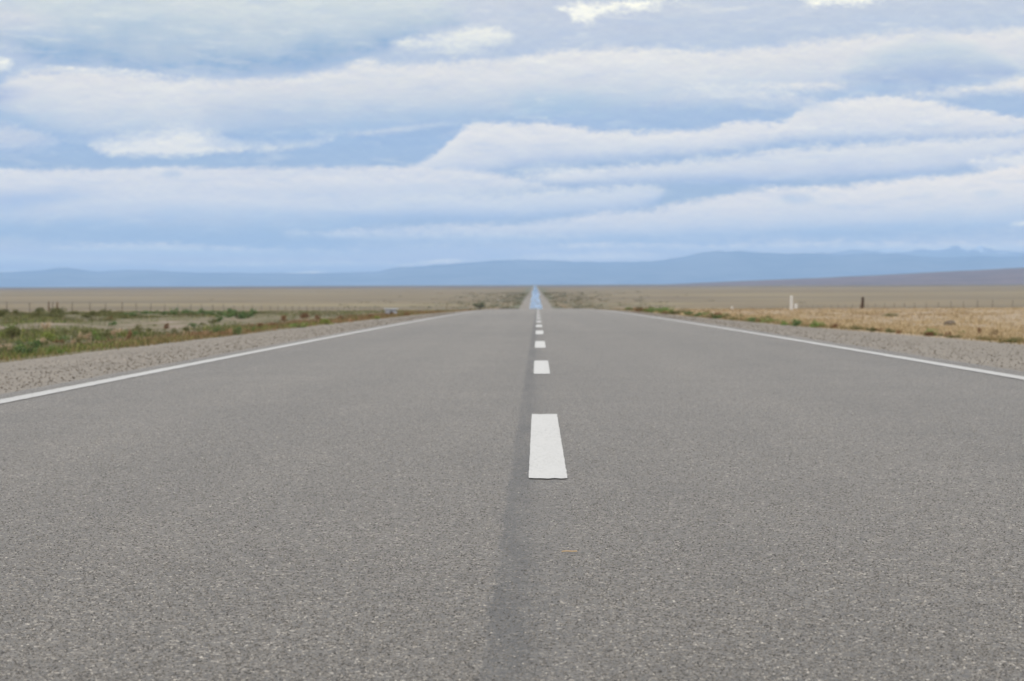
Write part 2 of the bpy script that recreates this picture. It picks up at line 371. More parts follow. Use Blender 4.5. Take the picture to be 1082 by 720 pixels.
    m = g.math('MULTIPLY_ADD', n3, 0.16, g.math('MULTIPLY_ADD', n2, 0.16, g.math('MULTIPLY_ADD', n4, 0.08, SKY_LIFT)))
    deck = g.mix(1.0, deck, g.xyz(m, m, g.math('MULTIPLY_ADD', n3, 0.06, 1.0)), 'MULTIPLY')
    # the rest of the sky: broken cloud on a flat deck, brighter towards the zenith
    zz = g.math('ADD', g.math('MAXIMUM', z, 0.0), 0.07)
    q = g.xyz(g.math('DIVIDE', x, zz), g.math('DIVIDE', y, zz), 0.0)
    c1 = g.noise(q, 0.9, 6, 0.58, 0.3)
    cov = g.smooth(c1, 0.36, 0.52)
    up = g.smooth(z, 0.0, 0.8, 1.0, ZENITH)
    cl = g.ramp(g.noise(q, 1.7, 5, 0.6), [(0.3, (0.62, 0.63, 0.65)), (0.7, (0.93, 0.91, 0.88))])
    cl = g.mix(1.0, cl, g.xyz(g.math('MULTIPLY', up, k), g.math('MULTIPLY', up, k), g.math('MULTIPLY', up, k)), 'MULTIPLY')
    rest = g.mix(cov, g.mix(0.5, sky.outputs[0], (3.4, 4.9, 7.6)), cl)
    inside = g.math('MULTIPLY', g.smooth(g.math('ABSOLUTE', az), 20.0, 14.0), g.smooth(el, 14.0, 8.2))
    final = g.mix(inside, rest, deck)
    # below the horizon: dull ground colour
    final = g.mix(g.smooth(el, -3.0, -1.0), (2.2, 1.9, 1.5), final)
    bg = g.node('ShaderNodeBackground')
    bg.inputs['Strength'].default_value = SKY_GAIN
    NT.links.new(final, bg.inputs['Color'])
    out = g.node('ShaderNodeOutputWorld')
    NT.links.new(bg.outputs[0], out.inputs['Surface'])

ZENITH = 2.35
SKY_LIFT = 1.05
build_world()
world.cycles.sampling_method = 'MANUAL'
world.cycles.sample_map_resolution = 512

# ================================================================= helpers
def mesh_object(name, verts, faces, mat, parent=None, smooth=False):
    me = bpy.data.meshes.new(name)
    verts = np.asarray(verts, dtype=np.float32).reshape(-1, 3)
    if isinstance(faces, np.ndarray):
        n, k = faces.shape
        me.vertices.add(len(verts))
        me.vertices.foreach_set('co', verts.ravel())
        me.loops.add(n * k)
        me.loops.foreach_set('vertex_index', faces.astype(np.int32).ravel())
        me.polygons.add(n)
        me.polygons.foreach_set('loop_start', np.arange(0, n * k, k, dtype=np.int32))
        me.update(calc_edges=True)
    else:
        me.from_pydata([tuple(map(float, v)) for v in verts], [], faces)
        me.update()
    if smooth:
        me.polygons.foreach_set('use_smooth', [True] * len(me.polygons))
    if mat is not None:
        me.materials.append(mat)
    o = bpy.data.objects.new(name, me)
    C.objects.link(o)
    if parent is not None:
        o.parent = parent
    return o

def bm_object(name, bm, mat, parent=None):
    me = bpy.data.meshes.new(name)
    bm.normal_update()
    bm.to_mesh(me)
    bm.free()
    me.materials.append(mat)
    o = bpy.data.objects.new(name, me)
    C.objects.link(o)
    if parent is not None:
        o.parent = parent
    return o

def structure(o):
    o['kind'] = 'structure'
    return o

def stuff(o, label=None, cat=None):
    o['kind'] = 'stuff'
    if label:
        o['label'] = label
        o['category'] = cat
    return o

def tag(o, label, cat, group=None):
    o['label'] = label
    o['category'] = cat
    if group:
        o['group'] = group
    return o

def empty(name, loc, rotz=0.0):
    o = bpy.data.objects.new(name, None)
    o.location = loc
    o.rotation_euler = (0, 0, rotz)
    o.empty_display_size = 0.2
    C.objects.link(o)
    return o

def new_mat(name):
    m = bpy.data.materials.new(name)
    m.use_nodes = True
    nt = m.node_tree
    b = nt.nodes['Principled BSDF']
    b.inputs['Roughness'].default_value = 0.9
    b.inputs['Specular IOR Level'].default_value = 0.25
    return m, G(nt), b

def obj_coord(g):
    return g.node('ShaderNodeTexCoord').outputs['Object']

def bump(g, b, height, strength, dist):
    n = g.node('ShaderNodeBump')
    n.inputs['Strength'].default_value = strength
    n.inputs['Distance'].default_value = dist
    g.put(n.inputs['Height'], height)
    g.nt.links.new(n.outputs[0], b.inputs['Normal'])

# ---------------------------------------------------------------- terrain profile
_PY = [230, 330, 450, 650, 880, 1080, 1300, 1600, 2000, 3200, 5000, 9000, 20000, 70000]
_PZ = [-1.85, -3.05, -4.6, -7.2, -9.9, -11.2, -10.4, -8.8, -6.9, -5.1, -4.2, -3.6, -2.0, 0.0]

def profile(y):
    """height of the road surface above its level at the camera, y metres along the road"""
    if y < 230:
        return -0.0047 * y - 1.5e-5 * y * y
    if y >= _PY[-1]:
        return _PZ[-1]
    n = len(_PY)
    i = 0
    while y > _PY[i + 1]:
        i += 1
    h = [_PY[k + 1] - _PY[k] for k in range(n - 1)]
    d = [(_PZ[k + 1] - _PZ[k]) / h[k] for k in range(n - 1)]
    def slope(k):
        if k == 0:
            return -0.0116
        if k == n - 1 or d[k - 1] * d[k] <= 0:
            return 0.0
        w1, w2 = 2 * h[k] + h[k - 1], h[k] + 2 * h[k - 1]
        return (w1 + w2) / (w1 / d[k - 1] + w2 / d[k])
    t = (y - _PY[i]) / h[i]
    m0, m1 = slope(i) * h[i], slope(i + 1) * h[i]
    return ((2*t**3 - 3*t*t + 1) * _PZ[i] + (t**3 - 2*t*t + t) * m0
            + (-2*t**3 + 3*t*t) * _PZ[i + 1] + (t**3 - t*t) * m1)

def pw(x, pts):
    if x <= pts[0][0]:
        return pts[0][1]
    for (a, b), (c, d) in zip(pts, pts[1:]):
        if x <= c:
            return b + (d - b) * (x - a) / (c - a)
    return pts[-1][1]

def bend(y):                      # the far road lies a hair further left than the near one aims
    return -0.00105 * max(0.0, y - 220.0)

def sh_l(y):                      # outer edges of the gravel shoulders
    return bend(y) + pw(y, [(0, -5.85), (25, -5.75), (60, -5.5), (130, -5.1), (300, -5.2), (900, -8.0), (1350, -8.0), (2200, -5.0), (6000, -4.4)])

def sh_r(y):
    return bend(y) + pw(y, [(0, 6.9), (32, 6.6), (52, 5.85), (85, 5.4), (300, 5.5), (900, 8.5), (1350, 8.5), (2200, 5.4), (6000, 4.8)])

def sst(a, b, x):
    t = min(1.0, max(0.0, (x - a) / (b - a)))
    return t * t * (3 - 2 * t)

def side(x, y):
    """height of the ground beside the road relative to the road surface"""
    L, R = sh_l(y), sh_r(y)
    if L < x < R:
        return -0.30 * min(1.0, max(0.0, min(x - L, R - x) / 0.6 + 0.28))
    e = (L - x) if x < 0 else (x - R)
    bump = (0.045 * math.sin(x * 1.3 + y * 0.31) + 0.035 * math.sin(x * 0.53 - y * 0.83 + 1.7)
            + 0.03 * math.sin(y * 1.37 + x * 2.1)) * sst(1, 5, e) * (1 - sst(200, 420, y))
    roll = 0.9 * math.sin(x / 170 + 0.6) * math.sin(y / 310 + 0.4) * sst(25, 160, e) * sst(260, 700, y)
    return -0.085 - 0.11 * sst(0.2, 1.6, e) + bump + roll

def ground(x, y):
    return profile(y) + side(x, y)

# ================================================================= materials
def mat_asphalt():
    m, g, b = new_mat('asphalt')
    v = obj_coord(g)
    x, y, z = g.sep(v)
    warp = g.noise(v, 90, 2, 0.5, 0, 1)
    wv = g.node('ShaderNodeVectorMath', operation='MULTIPLY_ADD')
    g.put(wv.inputs[0], warp)
    wv.inputs[1].default_value = (0.006, 0.006, 0.0)
    g.put(wv.inputs[2], v)
    wv = wv.outputs[0]
    cell = g.sep(g.voronoi(wv, 125))[0]
    chips = g.ramp(cell, [(0.0, (0.022, 0.019, 0.016)), (0.14, (0.052, 0.046, 0.040)), (0.45, (0.098, 0.088, 0.076)), (0.80, (0.134, 0.121, 0.105)), (0.90, (0.215, 0.195, 0.170)), (1.0, (0.42, 0.39, 0.35))])
    fine = g.sep(g.voronoi(wv, 300))[1]
    chips = g.mix(0.32, chips, g.ramp(fine, [(0.0, (0.030, 0.027, 0.023)), (0.5, (0.102, 0.092, 0.080)), (0.9, (0.145, 0.131, 0.114)), (1.0, (0.36, 0.335, 0.30))]))
    gap = g.smooth(g.voronoi(wv, 125, 'Distance', 'DISTANCE_TO_EDGE'), 0.0, 0.14)
    c = g.mix(g.math('MULTIPLY_ADD', gap, 0.55, 0.45), (0.022, 0.019, 0.016), chips)
    # pitted patches where the binder has worn away
    pit = g.smooth(g.noise(g.scale(v, (1.0, 0.5, 1.0)), 26, 4, 0.7), 0.56, 0.70)
    c = g.mix(g.math('MULTIPLY', pit, 0.42), c, (0.024, 0.021, 0.018))
    # blotches and traffic lanes worn at different rates
    blot = g.math('SUBTRACT', g.noise(g.scale(v, (1.0, 0.45, 1.0)), 1.5, 5, 0.6), 0.5)
    big = g.math('SUBTRACT', g.noise(g.scale(v, (0.22, 0.07, 1.0)), 1.0, 3, 0.5), 0.5)
    lanes = g.math('SUBTRACT', g.noise(g.xyz(x, g.math('MULTIPLY', y, 0.012), 0.0), 1.3, 3, 0.5), 0.5)
    k = g.math('MULTIPLY_ADD', blot, 0.46, 1.0)
    k = g.math('MULTIPLY_ADD', big, 0.50, k)
    k = g.math('MULTIPLY_ADD', lanes, 0.62, k)
    # tar bled out along the joint of the two lanes
    jx = g.math('MULTIPLY_ADD', g.math('SUBTRACT', g.noise(g.xyz(0.0, y, 0.0), 1.1, 4, 0.6), 0.5), 0.035, x)
    jn = g.math('SUBTRACT', g.noise(g.scale(v, (14.0, 3.0, 1.0)), 1.0, 5, 0.7), 0.5)
    jr = g.math('MULTIPLY_ADD', jn, 0.06, jx)
    jl = g.math('MULTIPLY_ADD', g.math('SUBTRACT', g.noise(g.scale(v, (40.0, 7.0, 1.0)), 1.0, 4, 0.7), 0.5), 0.035, jx)
    tar = g.math('MULTIPLY', g.smooth(jl, -0.102, -0.084), g.smooth(jr, 0.015, -0.05))
    wash = g.math('MULTIPLY', g.smooth(jl, -0.102, -0.084), g.smooth(jr, 0.16, -0.02))
    tn = g.smooth(g.noise(g.scale(v, (9.0, 0.9, 1.0)), 1.0, 5, 0.65), 0.28, 0.62, 0.35, 1.0)
    k = g.math('MULTIPLY', k, g.math('SUBTRACT', 1.0, g.math('MULTIPLY', g.math('MULTIPLY', tar, tn), 0.50)))
    k = g.math('MULTIPLY', k, g.math('SUBTRACT', 1.0, g.math('MULTIPLY', g.math('MULTIPLY', wash, tn), 0.17)))
    # cross-wise paving seams further on
    seam = g.math('MULTIPLY', g.smooth(y, 36.0, 36.6), g.smooth(y, 39.5, 37.2))
    k = g.math('MULTIPLY', k, g.math('SUBTRACT', 1.0, g.math('MULTIPLY', seam, 0.10)))
    c = g.mix(1.0, c, g.xyz(k, g.math('MULTIPLY', k, 0.965), g.math('MULTIPLY', k, 0.885)), 'MULTIPLY')
    g.put(b.inputs['Base Color'], c)
    b.inputs['Roughness'].default_value = 0.62
    b.inputs['Specular IOR Level'].default_value = 0.75
    h = g.math('MULTIPLY_ADD', gap, 0.7, g.math('MULTIPLY', cell, 0.6))
    bump(g, b, h, 0.85, 0.004)
    return m

def mat_paint(base=0.56, wear=0.0):
    m, g, b = new_mat('road_paint')
    v = obj_coord(g)
    n = g.noise(v, 60, 4, 0.65)
    big = g.noise(g.scale(v, (3.0, 0.5, 1.0)), 1.0, 4, 0.6)
    c = g.mix(g.smooth(n, 0.30, 0.50), (base * 0.74, base * 0.73, base * 0.68), (base, base * 0.985, base * 0.945))
    worn = g.smooth(g.noise(g.scale(v, (1.0, 0.5, 1.0)), 130, 3, 0.7), 0.58 - wear * 0.10, 0.66)
    worn = g.math('MULTIPLY', worn, g.smooth(g.noise(g.scale(v, (4.0, 0.6, 1.0)), 1.3, 4, 0.6), 0.42 - wear * 0.12, 0.66, 0.05 + wear * 0.15, 0.9))
    c = g.mix(worn, c, (0.12, 0.11, 0.098))
    c = g.mix(g.smooth(big, 0.62, 0.8, 0.0, 0.35), c, (base * 0.75, base * 0.74, base * 0.70))
    g.put(b.inputs['Base Color'], c)
    b.inputs['Roughness'].default_value = 0.7
    bump(g, b, g.noise(v, 160, 3, 0.6), 0.35, 0.003)
    return m

def mat_gravel():
    m, g, b = new_mat('gravel')
    v = obj_coord(g)
    cell = g.sep(g.voronoi(v, 40))[0]
    cell2 = g.sep(g.voronoi(v, 110))[1]
    a = g.ramp(cell, [(0.0, (0.0983, 0.0853, 0.0685)), (0.3, (0.1365, 0.1191, 0.0967)), (0.75, (0.1729, 0.1511, 0.1233)), (1.0, (0.2639, 0.2329, 0.1926))])
    c = g.mix(0.5, a, g.ramp(cell2, [(0.0, (0.1047, 0.0907, 0.0736)), (0.6, (0.1547, 0.1351, 0.1096)), (1.0, (0.2457, 0.2178, 0.1798))]))
    k = g.math('MULTIPLY_ADD', g.math('SUBTRACT', g.noise(g.scale(v, (1.0, 0.4, 1.0)), 0.9, 4, 0.6), 0.5), 0.5, 1.0)
    c = g.mix(1.0, c, g.xyz(k, k, k), 'MULTIPLY')
    g.put(b.inputs['Base Color'], c)
    bump(g, b, g.math('ADD', cell, g.math('MULTIPLY', cell2, 0.5)), 0.35, 0.006)
    return m

def mat_stone():
    m, g, b = new_mat('stone')
    r = g.node('ShaderNodeNewGeometry').outputs['Random Per Island']
    c = g.ramp(r, [(0.0, (0.0698, 0.0593, 0.0477)), (0.25, (0.1209, 0.1042, 0.0841)), (0.85, (0.1814, 0.1564, 0.1274)), (1.0, (0.3348, 0.2922, 0.2427))])
    g.put(b.inputs['Base Color'], c)
    return m

def mat_ground():
    m, g, b = new_mat('steppe')
    v = obj_coord(g)
    x, y, z = g.sep(v)
    ax = g.math('ABSOLUTE', g.math('MULTIPLY_ADD', g.math('MAXIMUM', g.math('SUBTRACT', y, 220.0), 0.0), 0.00105, x))
    fine = g.noise(v, 9.0, 5, 0.65)
    mid = g.noise(v, 0.55, 5, 0.6)
    wide = g.noise(g.scale(v, (1.0, 0.5, 1.0)), 0.011, 5, 0.6)
    huge = g.noise(g.scale(v, (0.35, 1.0, 1.0)), 0.0032, 5, 0.6)
    # near ground
    soil = g.ramp(fine, [(0.25, (0.113, 0.088, 0.064)), (0.5, (0.176, 0.139, 0.104)), (0.75, (0.252, 0.204, 0.156))])
    straw = g.ramp(fine, [(0.25, (0.181, 0.133, 0.082)), (0.55, (0.260, 0.200, 0.130)), (0.8, (0.344, 0.273, 0.185))])
    olive = g.ramp(fine, [(0.25, (0.052, 0.050, 0.020)), (0.6, (0.113, 0.097, 0.049)), (0.8, (0.176, 0.147, 0.082))])
    left = g.mix(g.smooth(mid, 0.34, 0.52), soil, olive)
    right = g.mix(g.smooth(mid, 0.55, 0.72), straw, g.mix(0.5, soil, straw))
    near = g.mix(g.smooth(x, -2.0, 2.0), left, right)
    # open steppe further out
    w2 = g.noise(g.scale(v, (0.016, 0.0045, 1.0)), 1.0, 6, 0.62)
    w3 = g.noise(g.scale(v, (0.0022, 0.0030, 1.0)), 1.0, 5, 0.6)
    far = g.ramp(w2, [(0.30, (0.0776, 0.0562, 0.0269)), (0.46, (0.1144, 0.0836, 0.0442)), (0.58, (0.1448, 0.1043, 0.0538)), (0.72, (0.1912, 0.1399, 0.0781))])
    far2 = g.ramp(w3, [(0.30, (0.0872, 0.0644, 0.0403)), (0.48, (0.1280, 0.0932, 0.0582)), (0.66, (0.1816, 0.1339, 0.0806))])
    far = g.mix(g.smooth(y, 450, 1700, 0.3, 0.8), far, far2)
    far = g.mix(g.smooth(y, 2600, 5200, 0.0, 0.9), far, (0.063, 0.045, 0.047))
    bands = g.noise(g.scale(v, (0.0016, 0.009, 1.0)), 1.0, 5, 0.65)
    far = g.mix(g.smooth(bands, 0.50, 0.66, 0.0, 0.6), far, (0.215, 0.172, 0.092))
    far = g.mix(g.smooth(bands, 0.46, 0.32, 0.0, 0.55), far, (0.098, 0.084, 0.050))
    far = g.mix(1.0, far, (0.97, 1.0, 0.90), 'MULTIPLY')
    # scrub gathered along the far stretch of the road
    s1 = g.noise(g.scale(v, (0.11, 0.016, 1.0)), 1.0, 5, 0.62)
    s2 = g.noise(g.scale(v, (0.05, 0.008, 1.0)), 1.0, 4, 0.6)
    edge_ = g.math('MULTIPLY_ADD', g.math('SUBTRACT', s1, 0.5), 40.0, ax)
    wide_ = g.math('MULTIPLY', g.smooth(y, 240, 420), g.math('MULTIPLY', g.smooth(edge_, 75.0, 14.0), g.smooth(y, 1900, 900, 0.35, 1.0)))
    wide_ = g.math('MULTIPLY', wide_, g.smooth(s2, 0.34, 0.52, 0.25, 1.0))
    tone = g.ramp(s1, [(0.32, (0.052, 0.052, 0.018)), (0.48, (0.088, 0.077, 0.032)), (0.58, (0.139, 0.088, 0.040)), (0.70, (0.176, 0.130, 0.071))])
    far = g.mix(wide_, far, tone)
    hug = g.math('MULTIPLY', g.smooth(s2, 0.36, 0.50, 0.2, 1.0), g.math('MULTIPLY', g.smooth(y, 300, 900), g.smooth(g.math('MULTIPLY_ADD', g.math('SUBTRACT', s1, 0.5), 18.0, ax), 17.0, 8.0)))
    far = g.mix(g.math('MULTIPLY', hug, g.smooth(y, 7000, 3000, 0.3, 0.9)), far, (0.085, 0.085, 0.045))
    c = g.mix(g.smooth(y, 190, 330), near, far)
    g.put(b.inputs['Base Color'], c)
    bump(g, b, g.math('ADD', fine, g.math('MULTIPLY', mid, 2.0)), 0.6, 0.05)
    return m

def mat_hill(name, lo, hi, scale, snow=None):
    m, g, b = new_mat(name)
    v = obj_coord(g)
    n = g.noise(v, scale, 6, 0.6)
    c = g.mix(g.smooth(n, 0.3, 0.7), lo, hi)
    if snow:
        z = g.sep(v)[2]
        s = g.math('MULTIPLY_ADD', g.math('SUBTRACT', g.noise(g.scale(v, (1, 1, 3)), scale * 2.5, 5, 0.6), 0.5), snow[1], z)
        c = g.mix(g.smooth(s, snow[0], snow[0] + 60), c, (0.55, 0.57, 0.60))
    g.put(b.inputs['Base Color'], c)
    b.inputs['Specular IOR Level'].default_value = 0.0
    return m

def mat_leaf(name, stops, trans=0.25):
    m, g, b = new_mat(name)
    r = g.node('ShaderNodeNewGeometry').outputs['Random Per Island']
    o = g.node('ShaderNodeObjectInfo').outputs['Random']
    f = g.math('MULTIPLY_ADD', g.math('SUBTRACT', o, 0.5), 0.35, r, clamp=True)
    c = g.ramp(f, stops)
    g.put(b.inputs['Base Color'], c)
    b.inputs['Roughness'].default_value = 0.75
    tr = g.node('ShaderNodeBsdfTranslucent')
    g.put(tr.inputs['Color'], c)
    mx = g.node('ShaderNodeMixShader')
    mx.inputs[0].default_value = trans
    g.nt.links.new(b.outputs[0], mx.inputs[1])
    g.nt.links.new(tr.outputs[0], mx.inputs[2])
    out = [n for n in g.nt.nodes if n.type == 'OUTPUT_MATERIAL'][0]
    g.nt.links.new(mx.outputs[0], out.inputs['Surface'])
    return m

def mat_plain(name, c, var=0.25, scale=12.0, stretch=(1, 1, 1), rough=0.85):
    m, g, b = new_mat(name)
    n = g.noise(g.scale(obj_coord(g), stretch), scale, 5, 0.65)
    lo = tuple(v * (1 - var) for v in c)
    hi = tuple(v * (1 + var) for v in c)
    g.put(b.inputs['Base Color'], g.mix(g.smooth(n, 0.3, 0.7), lo, hi))
    b.inputs['Roughness'].default_value = rough
    bump(g, b, n, 0.3, 0.01)
    return m

M_ASPHALT, M_PAINT, M_LINE = mat_asphalt(), mat_paint(0.385), mat_paint(0.36, 1.0)
M_GRAVEL, M_STONE, M_GROUND = mat_gravel(), mat_stone(), mat_ground()

# ================================================================= ground and road
def stations():
    ys = list(np.arange(-60, 0, 6.0)) + list(np.arange(0, 60, 0.75)) + list(np.arange(60, 240, 2.5))
    y = 240.0
    while y < 1500:
        ys.append(y); y *= 1.016
    while y < 60000:
        ys.append(y); y *= 1.075
    return ys + [60000.0]
YS = stations()
ROAD_L, ROAD_R = -3.36, 3.74

def build_ground():
    offs = [0.0, 0.25, 0.6, 1.0, 1.5, 2.1, 2.8, 3.6, 4.5, 5.6, 7, 8.6, 10.5, 13, 16, 20, 26, 34, 45, 60, 80, 110, 150, 210, 300,
            420, 600, 850, 1200, 1800, 3000, 5000, 9000, 16000, 28000, 43000]
    inner = [0.15, 0.4, 1.0]
    rows = []
    for y in YS:
        L, R = sh_l(y), sh_r(y)
        xs = [L - o for o in reversed(offs)] + [L + i for i in inner] + [0.0] + [R - i for i in reversed(inner)] + [R + o for o in offs]
        rows.append([(x, y, ground(x, y)) for x in xs])
    n = len(rows[0])
    v = np.array(rows).reshape(-1, 3)
    idx = np.arange(len(rows) * n).reshape(len(rows), n)
    f = np.stack([idx[:-1, :-1], idx[:-1, 1:], idx[1:, 1:], idx[1:, :-1]], -1).reshape(-1, 4)
    structure(mesh_object('ground', v, f, M_GROUND, smooth=True))
build_ground()

def strip(name, left, right, mat, z0, y0=-60.0, y1=60000.0, xdiv=2, drop=None):
    ys = [y for y in YS if y0 < y < y1]
    ys = [y0] + ys + [y1] if ys and ys[0] > y0 + 1e-6 else ys
    rows = []
    for y in ys:
        a, b_ = left(y), right(y)
        rows.append([(a + (b_ - a) * i / xdiv, y, profile(y) + (z0 if drop is None else drop(i / xdiv))) for i in range(xdiv + 1)])
    n = xdiv + 1
    v = np.array(rows).reshape(-1, 3)
    idx = np.arange(len(rows) * n).reshape(len(rows), n)
    f = np.stack([idx[:-1, :-1], idx[:-1, 1:], idx[1:, 1:], idx[1:, :-1]], -1).reshape(-1, 4)
    return mesh_object(name, v, f, mat, smooth=True)

structure(strip('road', lambda y: ROAD_L + bend(y), lambda y: ROAD_R + bend(y), M_ASPHALT, 0.0, -55.0, 9000.0, 6))
structure(strip('gravel_shoulder', lambda y: sh_l(y) - 0.1, lambda y: ROAD_L + bend(y) + 0.12, M_GRAVEL, 0, -55.0, 9000.0, 4,
                drop=lambda t: -0.008 - 0.085 * (1 - t) ** 1.3))
structure(strip('gravel_shoulder', lambda y: ROAD_R + bend(y) - 0.12, lambda y: sh_r(y) + 0.1, M_GRAVEL, 0, -55.0, 9000.0, 4,
                drop=lambda t: -0.008 - 0.085 * t ** 1.3))

# edge lines: separate sheets with slightly uneven borders
def edge_line(xc, w):
    rows = []
    y = -20.0
    while y < 900:
        a = xc + bend(y) - w / 2 + random.uniform(-.004, .004)
        b_ = xc + bend(y) + w / 2 + random.uniform(-.004, .004)
        z = profile(y) + 0.004 + (0.02 if y > 400 else 0)
        rows.append([(a, y, z), (b_, y, z)])
        y += 0.15 if y < 60 else (0.75 if y < 240 else 10)
    v = np.array(rows).reshape(-1, 3)
    i = np.arange(len(rows) - 1) * 2
    f = np.stack([i, i + 1, i + 3, i + 2], -1)
    structure(mesh_object('edge_line', v, f, M_LINE))
edge_line(-3.10, 0.135)
edge_line(3.43, 0.135)

def lane_dash(y0, y1):
    """one painted dash; every border vertex is nudged so that no edge is ruled"""
    n = max(8, int((y1 - y0) / 0.06))
    cols = 6
    rows = []
    ends = [[random.uniform(-.02, .02) for _ in range(cols + 1)] for _ in range(2)]
    for i in range(n + 1):
        t = i / n
        row = []
        for j in range(cols + 1):
            s = j / cols
            jit = random.uniform(-.0013, .0013) if j in (0, cols) else 0
            y = y0 + (y1 - y0) * t + (ends[0][j] if i == 0 else ends[1][j] if i == n else 0)
            row.append((-0.031 + 0.127 * s + jit + bend(y0), y, profile(y) + 0.004))
        rows.append(row)
    v = np.array(rows).reshape(-1, 3)
    m = cols + 1
    idx = np.arange(len(v)).reshape(n + 1, m)
    f = np.stack([idx[:-1, :-1], idx[:-1, 1:], idx[1:, 1:], idx[1:, :-1]], -1).reshape(-1, 4)
    structure(mesh_object('lane_dash', v, f, M_PAINT))
lane_dash(-12.4, -8.5)
lane_dash(-2.6, 1.4)
lane_dash(7.40, 11.42)
lane_dash(17.35, 20.95)
lane_dash(26.2, 30.2)
yy = 35.9
while yy < 260:
    lane_dash(yy, yy + 3.9)
    yy += 8.8

# the sheen of hot air lying on the far road, which mirrors the low sky
def build_mirage():
    m, g, b = new_mat('mirage')
    v = obj_coord(g)
    b.inputs['Base Color'].default_value = (0.98, 0.955, 0.90, 1)
    b.inputs['Metallic'].default_value = 1.0
    b.inputs['Roughness'].default_value = 0.05
    rip = g.noise(g.scale(v, (0.35, 0.011, 1.0)), 1.0, 4, 0.6)
    bump(g, b, rip, 0.35, 0.10)
    tr = g.node('ShaderNodeBsdfTransparent')
    mx = g.node('ShaderNodeMixShader')
    y = g.sep(v)[1]
    gapn = g.smooth(g.noise(g.scale(v, (0.5, 0.012, 1.0)), 1.0, 4, 0.65, 0.0), 0.44, 0.62, 1.0, 0.45)
    g.put(mx.inputs[0], gapn)
    g.nt.links.new(tr.outputs[0], mx.inputs[1])
    g.nt.links.new(b.outputs[0], mx.inputs[2])
    out = [n for n in g.nt.nodes if n.type == 'OUTPUT_MATERIAL'][0]
    g.nt.links.new(mx.outputs[0], out.inputs['Surface'])
    rs = random.Random(5)
    return strip('mirage', lambda y: bend(y) - 2.75 + rs.uniform(-.45, .5), lambda y: bend(y) + 3.1 + rs.uniform(-.5, .45), m, 0.05, 640.0, 7600.0, 2)
structure(build_mirage())

# ================================================================= hills
def ridge(name, line, dist, depth, mat, rough=0.10, nseg=420, rows=26):
    """a range of hills: line gives (azimuth deg, height angle deg), dist the metres to its crest"""
    a0, a1 = line[0][0], line[-1][0]
    rs = np.random.default_rng(len(name) * 7 + nseg)
    ph = rs.uniform(0, 6.28, 24)
    verts = []
    for r in range(rows + 1):
        t = r / rows * 2 - 1                     # -1 foot towards us, +1 foot behind
        env = max(0.0, 1 - abs(t)) ** 0.8
        for i in range(nseg + 1):
            a = a0 + (a1 - a0) * i / nseg
            hgt = math.tan(math.radians(pw(a, line))) * dist
            nz = sum(math.sin(a * (1.3 + 1.7 * k) + ph[k] + t * (2 + k) * (1 if k % 2 else -1)) / (k + 1.6) for k in range(12))
            d = dist + t * depth + 0.03 * depth * math.sin(a * 3 + ph[0])
            zz = -12 + (hgt + 12 + CAM_H) * env * (1 + rough * nz * (0.35 + abs(t)))
            ar = math.radians(a)
            verts.append((math.sin(ar) * d, math.cos(ar) * d, zz))
    n = nseg + 1
    idx = np.arange((rows + 1) * n).reshape(rows + 1, n)
    f = np.stack([idx[:-1, :-1], idx[:-1, 1:], idx[1:, 1:], idx[1:, :-1]], -1).reshape(-1, 4)
    return structure(mesh_object(name, np.array(verts), f, mat, smooth=True))

HILLS = [(-32, .30), (-24, .36), (-18, .28), (-13.5, .37), (-12.6, .40), (-11.75, .47), (-11.4, .42), (-10.9, .37), (-9.9, .40), (-8.8, .355), (-7.8, .33),
         (-6.6, .325), (-5.7, .29), (-4.0, .35), (-3.5, .45), (-2.35, .53), (-1.6, .555), (-0.65, .62), (-0.3, .635), (0.3, .59), (1.7, .58),
         (2.9, .56), (3.2, .60), (3.87, .73), (4.6, .80), (5.55, .80), (6.7, .755), (7.45, .73), (8.6, .72), (9.8, .63), (10.3, .65), (11.3, .64),
         (12.3, .67), (15.0, .62), (20, .55), (32, .4)]
SNOWY = [(5.5, .5), (6.8, .66), (7.6, .80), (8.0, .84), (8.35, .80), (8.7, .86), (9.1, .79), (9.6, .83), (9.95, .80), (10.4, .895), (10.75, .79), (11.0, .92),
         (11.35, .80), (11.9, .74), (13, .72), (16, .6), (19, .4)]
FOOT = [(3.0, -.02), (4.2, .03), (5.7, .085), (7.2, .14), (8.6, .20), (10.0, .265), (11.2, .32), (12.4, .37), (14, .42), (18, .46), (24, .40), (30, .2)]
ridge('hills', HILLS, 38000, 4500, mat_hill('hill', (0.022, 0.032, 0.042), (0.11, 0.115, 0.12), 0.0011))
ridge('mountains', SNOWY, 50000, 3500, mat_hill('mountain', (0.06, 0.07, 0.08), (0.16, 0.15, 0.15), 0.0007, snow=(720, 1000)), rough=0.05)
ridge('foothills', FOOT, 11500, 2600, mat_hill('foothill', (0.085, 0.062, 0.056), (0.15, 0.105, 0.09), 0.004), rough=0.02)

# ================================================================= air
def build_haze():
    m = bpy.data.materials.new('haze')
    m.use_nodes = True
    nt = m.node_tree
    nt.nodes.clear()
    out = nt.nodes.new('ShaderNodeOutputMaterial')
    pv = nt.nodes.new('ShaderNodeVolumePrincipled')
    pv.inputs['Color'].default_value = HAZE_COL
    pv.inputs['Density'].default_value = HAZE_DENS
    pv.inputs['Anisotropy'].default_value = 0.0
    nt.links.new(pv.outputs[0], out.inputs['Volume'])
    bm = bmesh.new()
    bmesh.ops.create_cube(bm, size=1.0)
    bmesh.ops.scale(bm, vec=(96000, 65500, 936), verts=bm.verts)
    bmesh.ops.translate(bm, vec=(0, 28000, 448), verts=bm.verts)
    stuff(bm_object('haze', bm, m))
HAZE_COL = (0.445, 0.675, 1.0, 1)
HAZE_DENS = 4.2e-5
build_haze()

